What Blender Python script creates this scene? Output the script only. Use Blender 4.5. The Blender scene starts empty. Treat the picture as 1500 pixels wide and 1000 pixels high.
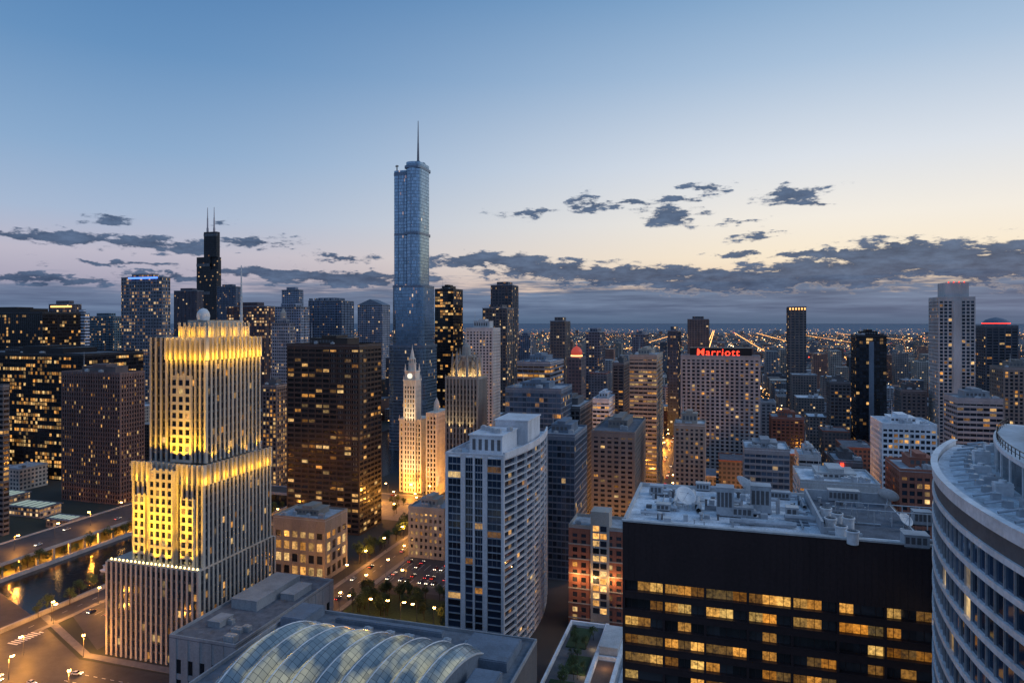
import bpy, math, random
from mathutils import Vector
random.seed(11)
R=random.random
def U(a,b): return a+(b-a)*R()
scn=bpy.context.scene
COL=scn.collection
TH=math.atan(0.3); SN,CS=math.sin(TH),math.cos(TH)
H=150.0
def ray(px,d):
    x=(px-750)/1000*d
    return (x*CS-d*SN, x*SN+d*CS)
def at(px,py,z=0):
    d=(H-z)*1000/(py-472); return ray(px,d)
def zat(py,d): return H-(py-472)/1000*d
def ext(P,px,dx,dy):
    k=(px-750)/1000
    r=P[0]*CS+P[1]*SN; f=-P[0]*SN+P[1]*CS
    dr=dx*CS+dy*SN; df=-dx*SN+dy*CS
    return (k*f-r)/(dr-k*df)
def depth(P): return -P[0]*SN+P[1]*CS
def pxof(P): return 750+1000*(P[0]*CS+P[1]*SN)/depth(P)
FOOTS=[]
def foot(pL,pC,pR,d,dep=None,maxdep=70):
    C=ray(pC,d)
    if dep is not None and pC==pL:
        x0=C[0]; x1=x0+ext(C,pR,1,0); y0=C[1]; y1=y0+dep
    elif C[0]<0:
        x1=C[0]; y0=C[1]; x0=x1-ext(C,pL,-1,0); y1=y0+(dep or min(maxdep,abs(ext(C,pR,0,1))))
    else:
        x0=C[0]; y0=C[1]; x1=x0+ext(C,pR,1,0); y1=y0+(dep or min(maxdep,abs(ext(C,pL,0,1))))
    FOOTS.append((x0,x1,y0,y1)); return (x0,x1,y0,y1)
# ---------------------------------------------------------------- mesh builder
class MB:
    def __init__(s): s.v=[]; s.f=[]; s.m=[]
    def q(s,*p,mi=0):
        n=len(s.v); s.v+= [tuple(a) for a in p]; s.f.append(tuple(range(n,n+len(p)))); s.m.append(mi)
    def box(s,x0,x1,y0,y1,z0,z1,mi=0):
        if x0>x1:x0,x1=x1,x0
        if y0>y1:y0,y1=y1,y0
        n=len(s.v)
        s.v+=[(x0,y0,z0),(x1,y0,z0),(x1,y1,z0),(x0,y1,z0),(x0,y0,z1),(x1,y0,z1),(x1,y1,z1),(x0,y1,z1)]
        for f in ((0,3,2,1),(4,5,6,7),(0,1,5,4),(1,2,6,5),(2,3,7,6),(3,0,4,7)):
            s.f.append(tuple(n+i for i in f)); s.m.append(mi)
    def prism(s,pts,z0,z1,mi=0,top=None):
        n=len(pts); b=len(s.v); top=top or pts
        s.v+=[(p[0],p[1],z0) for p in pts]+[(p[0],p[1],z1) for p in top]
        for i in range(n):
            j=(i+1)%n; s.f.append((b+i,b+j,b+n+j,b+n+i)); s.m.append(mi)
        s.f.append(tuple(b+n+i for i in range(n))); s.m.append(mi)
        s.f.append(tuple(b+n-1-i for i in range(n))); s.m.append(mi)
    def cyl(s,x,y,z0,z1,r0,r1=None,n=12,mi=0):
        r1=r0 if r1 is None else r1
        a=[(x+r0*math.cos(2*math.pi*i/n),y+r0*math.sin(2*math.pi*i/n)) for i in range(n)]
        t=[(x+r1*math.cos(2*math.pi*i/n),y+r1*math.sin(2*math.pi*i/n)) for i in range(n)]
        s.prism(a,z0,z1,mi,t)
    def lathe(s,x,y,prof,n=16,mi=0):
        b=len(s.v)
        for (r,z) in prof:
            for i in range(n): s.v.append((x+r*math.cos(2*math.pi*i/n),y+r*math.sin(2*math.pi*i/n),z))
        for k in range(len(prof)-1):
            for i in range(n):
                j=(i+1)%n; s.f.append((b+k*n+i,b+k*n+j,b+(k+1)*n+j,b+(k+1)*n+i)); s.m.append(mi)
    def strip(s,A,B,z0,z1,mi=0):
        n=len(A)
        for i in range(n-1):
            a,b,c,d=A[i],A[i+1],B[i+1],B[i]
            s.q((*a,z1),(*b,z1),(*c,z1),(*d,z1),mi=mi); s.q((*a,z0),(*d,z0),(*c,z0),(*b,z0),mi=mi)
            s.q((*a,z0),(*b,z0),(*b,z1),(*a,z1),mi=mi); s.q((*d,z0),(*d,z1),(*c,z1),(*c,z0),mi=mi)
        for i in (0,n-1):
            a,d=A[i],B[i]; s.q((*a,z0),(*a,z1),(*d,z1),(*d,z0),mi=mi)
    def tube(s,p,q,r0,r1,n=6,mi=0):
        p=Vector(p);q=Vector(q);d=(q-p).normalized()
        u=d.orthogonal().normalized(); w=d.cross(u); b=len(s.v)
        for c,r in ((p,r0),(q,r1)):
            for i in range(n):
                a=2*math.pi*i/n; s.v.append(tuple(c+u*r*math.cos(a)+w*r*math.sin(a)))
        for i in range(n):
            j=(i+1)%n; s.f.append((b+i,b+j,b+n+j,b+n+i)); s.m.append(mi)
        s.f.append(tuple(b+n+i for i in range(n))); s.m.append(mi)
    def mesh(s,name,mats,off=(0,0,0),smooth=False):
        me=bpy.data.meshes.new(name)
        me.from_pydata([(a-off[0],b-off[1],c-off[2]) for a,b,c in s.v],[],s.f)
        if not isinstance(mats,(list,tuple)): mats=[mats]
        for m in mats: me.materials.append(m)
        if len(mats)>1: me.polygons.foreach_set('material_index',s.m)
        if smooth: me.polygons.foreach_set('use_smooth',[True]*len(s.f))
        return me
    def build(s,name,mats,parent=None,loc=None,smooth=False):
        off=loc or (0,0,0)
        if parent is not None:
            off=wloc(parent)
        o=bpy.data.objects.new(name,s.mesh(name,mats,off,smooth)); COL.objects.link(o)
        if parent is not None: o.parent=parent
        elif loc: o.location=loc
        return o
def wloc(o):
    l=Vector(o.location)
    while o.parent: o=o.parent; l+=Vector(o.location)
    return l
def tag(o,label=None,cat=None,group=None,kind=None):
    if label:o['label']=label
    if cat:o['category']=cat
    if group:o['group']=group
    if kind:o['kind']=kind
    return o
def thing(name,label,cat,loc,group=None):
    o=bpy.data.objects.new(name,None); COL.objects.link(o); o.location=loc; o.empty_display_size=1
    return tag(o,label,cat,group)
def copy_tree(o,parent=None):
    c=o.copy(); COL.objects.link(c); c.parent=parent
    for ch in KIDS.get(o.name,[]): copy_tree(ch,c)
    return c
KIDS={}
def reg(o):
    KIDS[o.name]=[c for c in bpy.data.objects if c.parent==o]
    for c in KIDS[o.name]: KIDS[c.name]=[g for g in bpy.data.objects if g.parent==c]
# ---------------------------------------------------------------- materials
def lin(c): 
    c=c/255; return c/12.92 if c<=.04045 else ((c+.055)/1.055)**2.4
def sr(*c): return tuple(lin(a) for a in c)
class NT:
    def __init__(s,nt): s.nt=nt; s.n=nt.nodes; s.l=nt.links
    def inp(s,sock,v):
        if v is None: return
        if isinstance(v,bpy.types.NodeSocket): s.l.new(v,sock)
        else:
            if sock.type=='RGBA' and len(v)==3: v=(*v,1)
            sock.default_value=v
    def m(s,op,a,b=None,c=None,clamp=False):
        n=s.n.new('ShaderNodeMath'); n.operation=op; n.use_clamp=clamp
        for i,v in enumerate((a,b,c)): s.inp(n.inputs[i],v)
        return n.outputs[0]
    def vm(s,op,a,b=None,c=None):
        n=s.n.new('ShaderNodeVectorMath'); n.operation=op
        if op=='SCALE': s.inp(n.inputs[0],a); s.inp(n.inputs['Scale'],b); return n.outputs[0]
        for i,v in enumerate((a,b,c)): s.inp(n.inputs[i],v)
        return n.outputs['Value'] if op in('LENGTH','DOT_PRODUCT') else n.outputs[0]
    def mix(s,f,a,b,bt='MIX'):
        n=s.n.new('ShaderNodeMix'); n.data_type='RGBA'; n.blend_type=bt
        s.inp(n.inputs[0],f); s.inp(n.inputs[6],a); s.inp(n.inputs[7],b); return n.outputs[2]
    def noise(s,vec,scale,detail=3,rough=.5):
        n=s.n.new('ShaderNodeTexNoise'); s.inp(n.inputs['Vector'],vec); n.inputs['Scale'].default_value=scale
        n.inputs['Detail'].default_value=detail; n.inputs['Roughness'].default_value=rough; return n.outputs[0]
    def wn(s,v,dim='1D'):
        n=s.n.new('ShaderNodeTexWhiteNoise'); n.noise_dimensions=dim
        s.inp(n.inputs['W' if dim=='1D' else 'Vector'],v); return n.outputs[0]
    def sep(s,v):
        n=s.n.new('ShaderNodeSeparateXYZ'); s.inp(n.inputs[0],v); return n.outputs
    def comb(s,x,y,z):
        n=s.n.new('ShaderNodeCombineXYZ'); s.inp(n.inputs[0],x); s.inp(n.inputs[1],y); s.inp(n.inputs[2],z); return n.outputs[0]
    def mr(s,v,a,b,c=0,d=1,smooth=False):
        n=s.n.new('ShaderNodeMapRange'); n.interpolation_type='SMOOTHSTEP' if smooth else 'LINEAR'
        for i,x in enumerate((v,a,b,c,d)): s.inp(n.inputs[i],x)
        return n.outputs[0]
    def ramp(s,f,stops):
        n=s.n.new('ShaderNodeValToRGB'); e=n.color_ramp.elements
        while len(e)<len(stops): e.new(1)
        for i,(p,c) in enumerate(stops): e[i].position=p; e[i].color=(*c,1)
        s.inp(n.inputs[0],f); return n.outputs[0]
def newmat(name):
    m=bpy.data.materials.new(name); m.use_nodes=True
    t=NT(m.node_tree); p=m.node_tree.nodes['Principled BSDF']; m.cycles.emission_sampling='NONE'
    return m,t,p
MC={}
def mat(name,col,rough=.8,metal=0,var=.3,scale=.12,spec=.3):
    if name in MC: return MC[name]
    m,t,p=newmat(name)
    pos=t.n.new('ShaderNodeNewGeometry').outputs['Position']
    v=t.vm('MULTIPLY',pos,(1,1,.25))
    a=t.noise(v,scale,3,.65); b=t.noise(pos,scale*12,1,.6)
    f=t.m('ADD',t.m('MULTIPLY',a,.65),t.m('MULTIPLY',b,.35))
    f=t.mr(f,.3,.7,1-var,1+var)
    t.inp(p.inputs['Base Color'],t.mix(1.0,(*col,1),t.comb(f,f,f),'MULTIPLY'))
    p.inputs['Roughness'].default_value=rough; p.inputs['Metallic'].default_value=metal
    p.inputs['Specular IOR Level'].default_value=spec
    MC[name]=m; return m
def emat(name,col,strength,sampled=False):
    if name in MC: return MC[name]
    m,t,p=newmat(name); p.inputs['Base Color'].default_value=(*[c*.3 for c in col],1)
    p.inputs['Emission Color'].default_value=(*col,1); p.inputs['Emission Strength'].default_value=strength
    MC[name]=m; return m
def winmat(name,frac,cols=((1,.40,.07),(1,.66,.26)),dark=(.015,.02,.032),metal=0,rough=.12,st=1.0,cluster=1.0,spec=.6,inter=.5,lo=.12):
    m,t,p=newmat(name)
    g=t.n.new('ShaderNodeNewGeometry'); oi=t.n.new('ShaderNodeObjectInfo')
    r=t.m('ADD',t.m('MULTIPLY',g.outputs['Random Per Island'],371.3),t.m('MULTIPLY',oi.outputs['Random'],913.7))
    h1=t.wn(r); h2=t.wn(t.m('ADD',r,17.7)); h3=t.wn(t.m('ADD',r,51.1))
    pos=g.outputs['Position']
    at_=t.n.new('ShaderNodeAttribute'); at_.attribute_name='wc'; wc=at_.outputs['Vector']
    none=t.m('LESS_THAN',t.vm('LENGTH',wc),.5)
    cpos=t.vm('ADD',wc,t.vm('SCALE',oi.outputs['Location'],none))
    cl=t.noise(t.vm('MULTIPLY',cpos,(.022,.022,.34)),1.0,1,.6)
    thr=t.m('MULTIPLY',t.mr(cl,.42,.62,max(0,1-cluster),1+1.6*cluster),frac)
    lit=t.m('LESS_THAN',h1,thr)
    n=t.noise(pos,inter,2,.7)
    s=t.m('MULTIPLY',t.mr(t.m('MULTIPLY',h2,h2),0,1,lo,1.0),t.mr(n,.3,.7,.3,1.5))
    em=t.m('MULTIPLY',t.m('MULTIPLY',lit,s),st)
    t.inp(p.inputs['Emission Color'],t.mix(h3,(*cols[0],1),(*cols[1],1)))
    t.inp(p.inputs['Emission Strength'],em)
    dk=t.mr(h3,0,1,.45,1.8)
    t.inp(p.inputs['Base Color'],t.mix(1.0,(*dark,1),t.comb(dk,dk,dk),'MULTIPLY'))
    p.inputs['Metallic'].default_value=metal
    p.inputs['Roughness'].default_value=rough; p.inputs['Specular IOR Level'].default_value=spec
    return m
def farmat(name,wall,cw,ch,frac,st=1.0,fx=.3,fz=.4,glass=(.02,.03,.045),cols=((1,.42,.1),(1,.7,.35)),metal=0,rough=.6,var=(.65,1.35)):
    m,t,p=newmat(name)
    g=t.n.new('ShaderNodeNewGeometry'); oi=t.n.new('ShaderNodeObjectInfo')
    pos=g.outputs['Position']; P=t.sep(pos); N=t.sep(g.outputs['Normal'])
    isx=t.m('GREATER_THAN',t.m('ABSOLUTE',N[0]),.7)
    u=t.m('ADD',t.m('MULTIPLY',P[1],isx),t.m('MULTIPLY',P[0],t.m('SUBTRACT',1,isx)))
    uu=t.m('DIVIDE',u,cw); zz=t.m('DIVIDE',P[2],ch)
    vert=t.m('LESS_THAN',t.m('ABSOLUTE',N[2]),.5)
    ins=t.m('MULTIPLY',t.m('MULTIPLY',t.m('GREATER_THAN',t.m('FRACT',uu),fx),t.m('GREATER_THAN',t.m('FRACT',zz),fz)),vert)
    rr=t.m('ADD',t.m('MULTIPLY',g.outputs['Random Per Island'],57.3),t.m('MULTIPLY',oi.outputs['Random'],91.7))
    h=t.wn(t.comb(t.m('FLOOR',uu),t.m('FLOOR',zz),t.m('ADD',rr,isx)),'3D')
    h2=t.wn(t.comb(t.m('FLOOR',zz),t.m('FLOOR',uu),rr),'3D')
    fr=t.m('MULTIPLY',frac,t.mr(t.wn(t.m('ADD',rr,3.3)),0,1,.2,1.6))
    lit=t.m('MULTIPLY',t.m('LESS_THAN',h,fr),ins)
    t.inp(p.inputs['Emission Color'],t.mix(h2,(*cols[0],1),(*cols[1],1)))
    t.inp(p.inputs['Emission Strength'],t.m('MULTIPLY',lit,t.mr(t.m('MULTIPLY',h2,h2),0,1,.15*st,st)))
    w=t.mr(t.wn(rr),0,1,*var)
    w=t.m('MULTIPLY',w,t.mr(t.noise(pos,.08,2,.6),.3,.7,.75,1.25))
    wc=t.mix(1.0,(*wall,1),t.comb(w,w,w),'MULTIPLY')
    gv=t.mr(h2,0,1,.75,1.25); gl=t.mix(1.0,(*glass,1),t.comb(gv,gv,gv),'MULTIPLY')
    t.inp(p.inputs['Base Color'],t.mix(ins,wc,gl))
    t.inp(p.inputs['Metallic'],t.m('MULTIPLY',ins,metal))
    t.inp(p.inputs['Roughness'],t.mr(ins,0,1,.85,rough if metal==0 else .12)); return m
# palette
LIME=mat('limestone',(.36,.335,.30)); CONC=mat('concrete',(.28,.29,.31)); PALE=mat('pale_concrete',(.46,.46,.46))
WHITE=mat('white_cladding',(.68,.70,.73),.5); BRONZE=mat('bronze_metal',(.048,.034,.030),.5)
BLACK=mat('black_metal',(.014,.014,.018),.4); BRICK=mat('red_brick',(.29,.115,.08)); TAN=mat('tan_stone',(.32,.275,.235))
GREYB=mat('blue_grey_cladding',(.15,.185,.235)); DARKC=mat('dark_concrete',(.11,.108,.115)); ROOF=mat('roof_membrane',(.36,.385,.42),.9,var=.5,scale=.3)
ROOFD=mat('dark_roof',(.13,.14,.165),.9,var=.5,scale=.3); ROOFW=mat('white_roof',(.60,.63,.67),.85,var=.5,scale=.25); METAL=mat('galvanised_metal',(.45,.47,.5),.45,.5)
PINKC=mat('rose_granite',(.135,.10,.098)); CREAM=mat('cream_terracotta',(.62,.58,.51))
DUCT=mat('duct_grey',(.36,.38,.41),.6)
W_OFF=winmat('office_glass',.16,st=1.1); W_DARK=winmat('dark_glass',.10,st=1.0,dark=(.008,.01,.015))
W_LIT=winmat('busy_office_glass',.34,st=1.1,dark=(.01,.012,.018)); W_RES=winmat('apartment_glass',.09,st=1.1,cluster=.6,dark=(.015,.024,.038))
W_BLUE=winmat('blue_glass',.07,dark=(.08,.13,.20),metal=.5,st=.9); W_GOLD=winmat('gold_lit_glass',.5,st=1.0,cluster=.3,lo=.3)
W_MIX=winmat('hotel_glass',.10,cluster=.4,st=1.0,dark=(.015,.02,.03))
# ---------------------------------------------------------------- facades
def fmap(face,ft,rel,cut=True):
    x0,x1,y0,y1=ft
    c=rel if cut else 0
    if face=='F': return (x1-x0,0,lambda u,o:(x0+u,y0-o))
    if face=='R': return (y1-y0-c,math.pi/2,lambda u,o:(x1+o,y0+c+u))
    if face=='L': return (y1-y0-c,-math.pi/2,lambda u,o:(x0-o,y0+c+u))
def shell(W,SP,wins,ft,z0,z1,cw=3,ch=3.6,pw=.8,sh=1.2,po=0,so=-.15,rel=.5,faces='FR',blank=2,base=0,**k):
    x0,x1,y0,y1=ft
    W.box(x0+(rel if 'L' in faces else 0),x1-(rel if 'R' in faces else 0),y0+rel,y1,z0,z1)
    for fc in faces:
        L,ang,P=fmap(fc,ft,rel)
        def fb(mb,u0,u1,a,b,o0,o1):
            p=P(u0,o0);q=P(u1,o1); mb.box(p[0],q[0],p[1],q[1],a,b)
        n=max(1,round((L-pw)/cw)); c=(L-pw)/n
        for i in range(n+1): fb(W,i*c,i*c+pw,z0,z1,-rel,po)
        nz=max(1,int((z1-z0-blank-base)/ch)); zc=(z1-z0-blank-base)/nz
        if base>0: fb(SP,pw/2,L-pw/2,z0,z0+base,-rel,so-.01)
        fb(SP,pw/2,L-pw/2,z1-blank-sh*.5,z1-.01,-rel,so-.012)
        for j in range(nz):
            zb=z0+base+j*zc
            fb(SP,pw/2,L-pw/2,zb,zb+sh,-rel,so)
            hh=zc-sh-(sh*.5 if j==nz-1 else 0)
            if hh<=0.2: continue
            for i in range(n):
                p=P(i*c+pw+(c-pw)/2,-rel+.04)
                wins.append((p[0],p[1],zb+sh+hh/2,ang,c-pw,hh))
WM={}
def winmesh(w,h,mt,fr=None,bars=0):
    key=(round(w,1),round(h,1),mt.name,bars)
    if key in WM: return WM[key]
    b=MB(); b.q((-w/2,0,-h/2),(w/2,0,-h/2),(w/2,0,h/2),(-w/2,0,h/2))
    if bars:
        for i in range(bars):
            u=-w/2+w*(i+1)/(bars+1); b.box(u-.05,u+.05,-.1,-.01,-h/2,h/2,mi=1)
    WM[key]=b.mesh('window',[mt,fr] if bars else mt); return WM[key]
def stuffwin(root,rest,mt):
    b=MB()
    for x,y,z,a,w,h in rest:
        c,s=math.cos(a)*w/2,math.sin(a)*w/2
        b.q((x-c,y-s,z-h/2),(x+c,y+s,z-h/2),(x+c,y+s,z+h/2),(x-c,y-s,z+h/2))
    o=b.build('window',mt,root); tag(o,kind='stuff')
    at_=o.data.attributes.new('wc','FLOAT_VECTOR','FACE'); buf=[]
    for r_ in rest: buf+= [r_[0],r_[1],r_[2]]
    at_.data.foreach_set('vector',buf); return o
def add_windows(root,wins,mt,maxn=100,zvis=-1,fr=None,bars=0):
    base=wloc(root)
    def key(w): return (w[2]<zvis, w[0]**2+w[1]**2+(w[2]-H)**2)
    wins=sorted(wins,key=key)
    for w in wins[:maxn]:
        o=bpy.data.objects.new('window',winmesh(w[4],w[5],mt,fr,bars)); COL.objects.link(o); o.parent=root
        o.location=(w[0]-base.x,w[1]-base.y,w[2]-base.z); o.rotation_euler=(0,0,w[3])
    if wins[maxn:]: stuffwin(root,wins[maxn:],mt)
def parapet(root,ft,z,mt,h=1.1,t=.5,name='parapet'):
    x0,x1,y0,y1=ft; b=MB()
    b.box(x0,x1,y0,y0+t,z,z+h); b.box(x0,x1,y1-t,y1,z,z+h); b.box(x0,x0+t,y0+t,y1-t,z,z+h); b.box(x1-t,x1,y0+t,y1-t,z,z+h)
    b.build(name,mt,root)
def unit(root,x,y,z,w,d,h,mt=None):
    b=MB(); b.box(x-w/2,x+w/2,y-d/2,y+d/2,z,z+h)
    b.box(x-w/2-.08,x+w/2+.08,y-d/2-.08,y+d/2+.08,z+h*.72,z+h*.8)
    n=max(1,int(w/2.2))
    for i in range(n): b.cyl(x-w/2+(i+.5)*w/n,y,z+h,z+h+.35,min(w/n,d)*.36,n=10)
    b.build('rooftop_unit',mt or METAL,root)
def roofstuff(root,ft,z,roofm,wallm,pent=True,units=3,par=True,ph=5):
    x0,x1,y0,y1=ft; w=x1-x0; d=y1-y0
    b=MB(); b.box(x0+.01,x1-.01,y0+.01,y1-.01,z,z+.3); b.build('roof',roofm,root)
    if par: parapet(root,ft,z+.3,wallm)
    if pent:
        a,c=x0+w*U(.2,.3),x1-w*U(.2,.3); e,g=y0+d*U(.25,.35),y1-d*.2
        b=MB(); b.box(a,c,e,g,z+.3,z+ph); b.box(a-.3,c+.3,e-.3,g+.3,z+ph,z+ph+.4); b.box(a+(c-a)*.3,a+(c-a)*.7,e+.5,g-.5,z+ph+.4,z+ph+2.2)
        b.build('penthouse',wallm,root)
        for i in range(min(8,int((c-a)/2.5))): b=MB(); b.box(a+.6+i*2.5,a+2.2+i*2.5,e-.08,e-.01,z+ph*.4,z+ph*.8); b.build('louvre',DARKC,root)
        if R()<.6:
            b=MB(); b.tube((a+1,e+1,z+ph),(a+1,e+1,z+ph+U(6,14)),.25,.08,5); b.build('antenna_mast',METAL,root)
    for i in range(units):
        s=U(2,4.5); unit(root,x0+w*U(.12,.88),y0+U(2.5,max(3,d*.25)),z+.3,s,s*.7,U(1.5,2.8))
ST={'grid':dict(),'ribs':dict(cw=2.6,pw=1.0,sh=1.3,so=-.42,rel=.6),'bands':dict(cw=3.4,pw=.25,sh=1.7,po=-.25,so=0),
    'curtain':dict(cw=1.9,pw=.22,sh=.9,po=0,so=-.1,rel=.25),'big':dict(cw=6,pw=1.2,sh=1.3),'resid':dict(cw=4.2,pw=1.5,sh=1.3,ch=3.1)}
def tower(name,label,cat,px,ytop,wall,win,style='grid',group=None,maxw=100,vis=None,pent=True,units=2,roofm=None,spm=None,dep=None,ph=5,bars=0,par=True,**kw):
    ft=foot(*px,dep=dep); d=px[3]; z1=zat(ytop,d)
    root=thing(name,label,cat,((ft[0]+ft[1])/2,(ft[2]+ft[3])/2,0),group)
    k=dict(ST[style]); k.update(kw)
    if 'cw' not in kw: k['cw']=k.get('cw',3)*U(.8,1.35); k['pw']=k.get('pw',.8)*U(.75,1.3); k['sh']=k.get('sh',1.2)*U(.8,1.25)
    if 'faces' not in k: k['faces']='FR' if ft[1]<0 else ('FL' if ft[0]>0 else 'F')
    W=MB();SP=MB();wins=[]
    shell(W,SP,wins,ft,0,z1,**k)
    W.build('wall',wall,root); SP.build('spandrel',spm or wall,root)
    add_windows(root,wins,win,maxw,zat(vis,d) if vis else -1,METAL,bars)
    roofstuff(root,ft,z1,roofm or ROOF,wall,pent,units,par,ph)
    return root,ft,z1
FM={}
def far(name,label,cat,px,ytop,wall=(.13,.15,.18),frac=.12,cw=4,ch=4,group=None,st=1.0,glass=(.03,.04,.06),fx=.3,fz=.4,pent=True,metal=0,dep=None,cap=None,cols=((1,.42,.1),(1,.7,.35))):
    ft=foot(*px,dep=dep); d=px[3]; z1=zat(ytop,d); x0,x1,y0,y1=ft
    root=thing(name,label,cat,((x0+x1)/2,(y0+y1)/2,0),group)
    wall=tuple(c*w_ for c,w_ in zip(wall,(1.0,1.07,1.2))); frac*=.85  # bluish distance haze put into the wall colour of far towers
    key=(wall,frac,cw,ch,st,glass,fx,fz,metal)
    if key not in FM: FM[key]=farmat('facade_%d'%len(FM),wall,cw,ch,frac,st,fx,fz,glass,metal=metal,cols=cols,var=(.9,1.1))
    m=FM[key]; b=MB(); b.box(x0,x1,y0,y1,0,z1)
    w=x1-x0; n=max(2,int(w/8))
    for i in range(n+1):
        u=x0+(w-.8)*i/n; b.box(u,u+.8,y0-.6,y0,0,z1-.5)
    xs=x1 if x1<0 else x0; sg=1 if x1<0 else -1
    n=max(2,int((y1-y0)/8))
    for i in range(n+1):
        u=y0+(y1-y0-.8)*i/n; b.box(xs,xs+sg*.6,u,u+.8,0,z1-.5)
    b.build('wall',m,root)
    b=MB(); b.box(x0-.4,x1+.4,y0-.7,y1+.4,z1,z1+1.2); b.build('roof_edge',cap or mat('far_grey',(.2,.22,.26)),root)
    if pent:
        b=MB(); b.box(x0+w*.22,x1-w*.25,y0+(y1-y0)*.2,y1-2,z1+1.2,z1+6); b.build('penthouse',m,root)
    return root,ft,z1
# ================================================================ named mid towers (left to right)
tower('office_tower','black office slab with scattered lit floors at the far left edge of the skyline','office tower',(-80,62,118,760),458,BLACK,winmat('glass_a',.16,dark=(.010,.010,.014),st=1.1),'curtain',vis=520,cw=3,roofm=ROOFD)
tower('office_tower','black lower office block with rows of yellow windows in front of the far left slab','office tower',(-70,122,214,640),520,BLACK,winmat('glass_b',.36,dark=(.010,.010,.014),st=1.2),'curtain',vis=720,cw=3,roofm=ROOFD)
tower('office_tower','dull brown ribbed office tower left of the gold lit stepped tower','office tower',(90,176,212,560),548,PINKC,W_DARK,'ribs',vis=740,cw=2.6,roofm=ROOFD)
tower('office_block','narrow grey office block cut by the left edge of the view','office building',(-60,4,14,480),566,DARKC,W_DARK,'bands',vis=720,maxw=20)
r,ft,z=far('office_tower','distant tower with an orange lit top storey at the far left','office tower',(72,108,119,1000),446,(.12,.09,.09),.2,st=1.2)
b=MB(); b.box(ft[0]+4,ft[1]-3,ft[2]-1.2,ft[2]-.8,z-4,z-1.5); b.build('crown_light',emat('warm_lamp',(1,.5,.15),2.2),r)
far('office_tower','narrow white banded tower right of the far left black slab','office tower',(112,124,131,880),460,(.5,.5,.52),.08,cw=50,ch=4,fx=.0,fz=.5)
far('office_tower','green blue glass tower with a lit upper storey behind the left blocks','office tower',(131,166,180,1080),464,(.10,.15,.17),.25,metal=.4)
r,ft,z=far('office_tower','grey grid tower with a blue lit sign band on its roofline','office tower',(178,238,249,1000),406,(.17,.17,.18),.4,cw=5,ch=5,st=.9)
b=MB(); b.box(ft[0]+14,ft[1]-8,ft[2]-1.6,ft[2]-.8,z-1.8,z+.6); b.build('lit_sign_band',emat('blue_sign',(.1,.25,1),2),r)
far('office_tower','dull brown block tower just left of the tallest stepped black tower','office tower',(255,288,298,1350),426,(.09,.07,.08),.04)
far('office_tower','grey tower right of the tallest stepped black tower','office tower',(318,345,353,1500),420,(.12,.14,.18),.1)
far('office_tower','red brown tower with orange windows behind the gold tower roof','office tower',(333,388,402,900),449,(.10,.05,.045),.3,st=1.2)
far('office_tower','pale tower with tall notched crown behind the right shoulder of the gold tower','office tower',(413,438,444,1250),425,(.26,.29,.34),.06)
far('office_tower','wide pale stone tower below the notched crown tower','office tower',(400,440,453,1000),450,(.27,.29,.33),.08)
r,ft,z=far('office_tower','pale old stone tower with a small cupola right of the gold tower','office tower',(398,424,432,820),474,(.34,.32,.31),.12,cw=3,ch=4)
b=MB(); cx,cy=(ft[0]+ft[1])/2,(ft[2]+ft[3])/2; b.cyl(cx,cy,z+6,z+13,3.5,3.5,8); b.cyl(cx,cy,z+13,z+19,3.5,.4,8); b.build('cupola',LIME,r)
tower('office_block','dark old office block between the gold tower and the wide brown office tower','office building',(384,405,421,600),566,DARKC,W_GOLD,'grid',vis=700)
r,ft,z=far('office_tower','blue grey glass tower with a flat crenellated crown','office tower',(452,500,518,1080),441,(.11,.14,.18),.05,cw=3,ch=4,metal=.3)
for i in range(6): 
    b=MB(); u=ft[0]+(ft[1]-ft[0])*(i+.15)/6; b.box(u,u+5,ft[2]-.9,ft[2]+3,z+1.2,z+5); b.build('crown_fin',GREYB,r)
r,ft,z=far('office_tower','pale tower with a pointed gable roof left of the tallest glass skyscraper','office tower',(524,560,571,1200),447,(.30,.31,.34),.1,pent=False)
b=MB(); x0,x1,y0,y1=ft; xm=(x0+x1)/2
b.q((x0,y0,z+1.2),(x1,y0,z+1.2),(xm,y0,z+11)); b.q((x0,y0,z+1.2),(xm,y0,z+11),(xm,y1,z+11),(x0,y1,z+1.2)); b.q((x1,y0,z+1.2),(x1,y1,z+1.2),(xm,y1,z+11),(xm,y0,z+11)); b.build('gable_roof',GREYB,r)
tower('office_tower','wide bronze brown office tower with banded floors left of the tallest glass skyscraper','office tower',(420,526,559,480),507,BRONZE,winmat('glass_c',.16,dark=(.012,.012,.014),st=1.0),'big',vis=775,cw=5.6,pw=.9,sh=1.5,po=-.1,so=0,roofm=ROOFD,bars=3)
tower('office_tower','black slab office tower right of the tallest glass skyscraper','office tower',(637,664,678,900),424,BLACK,winmat('glass_d',.22,dark=(.01,.01,.012),st=1.2),'curtain',vis=560,cw=4,roofm=ROOFD)
tower('apartment_tower','white stepped apartment tower right of the black slab tower','apartment building',(682,722,733,690),482,PALE,W_RES,'resid',vis=600,ph=8,cw=3.4)
far('office_tower','tall brown tower behind with bright lit lower shoulder','office tower',(719,750,759,1020),418,(.10,.085,.085),.2,cw=5,ch=4.5)
far('office_tower','brown shoulder tower in front of the tall brown tower','office tower',(707,742,752,960),452,(.13,.11,.10),.16,cw=5,ch=4.5)
tower('office_block','glass office block with lit floors and stepped white roof at centre','office building',(757,806,826,560),532,GREYB,W_LIT,'bands',vis=600,roofm=ROOFW)
tower('office_block','teal glass block below the stepped white roof at centre','office building',(740,822,838,470),572,GREYB,W_BLUE,'curtain',vis=640,cw=3,ph=4)
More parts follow.
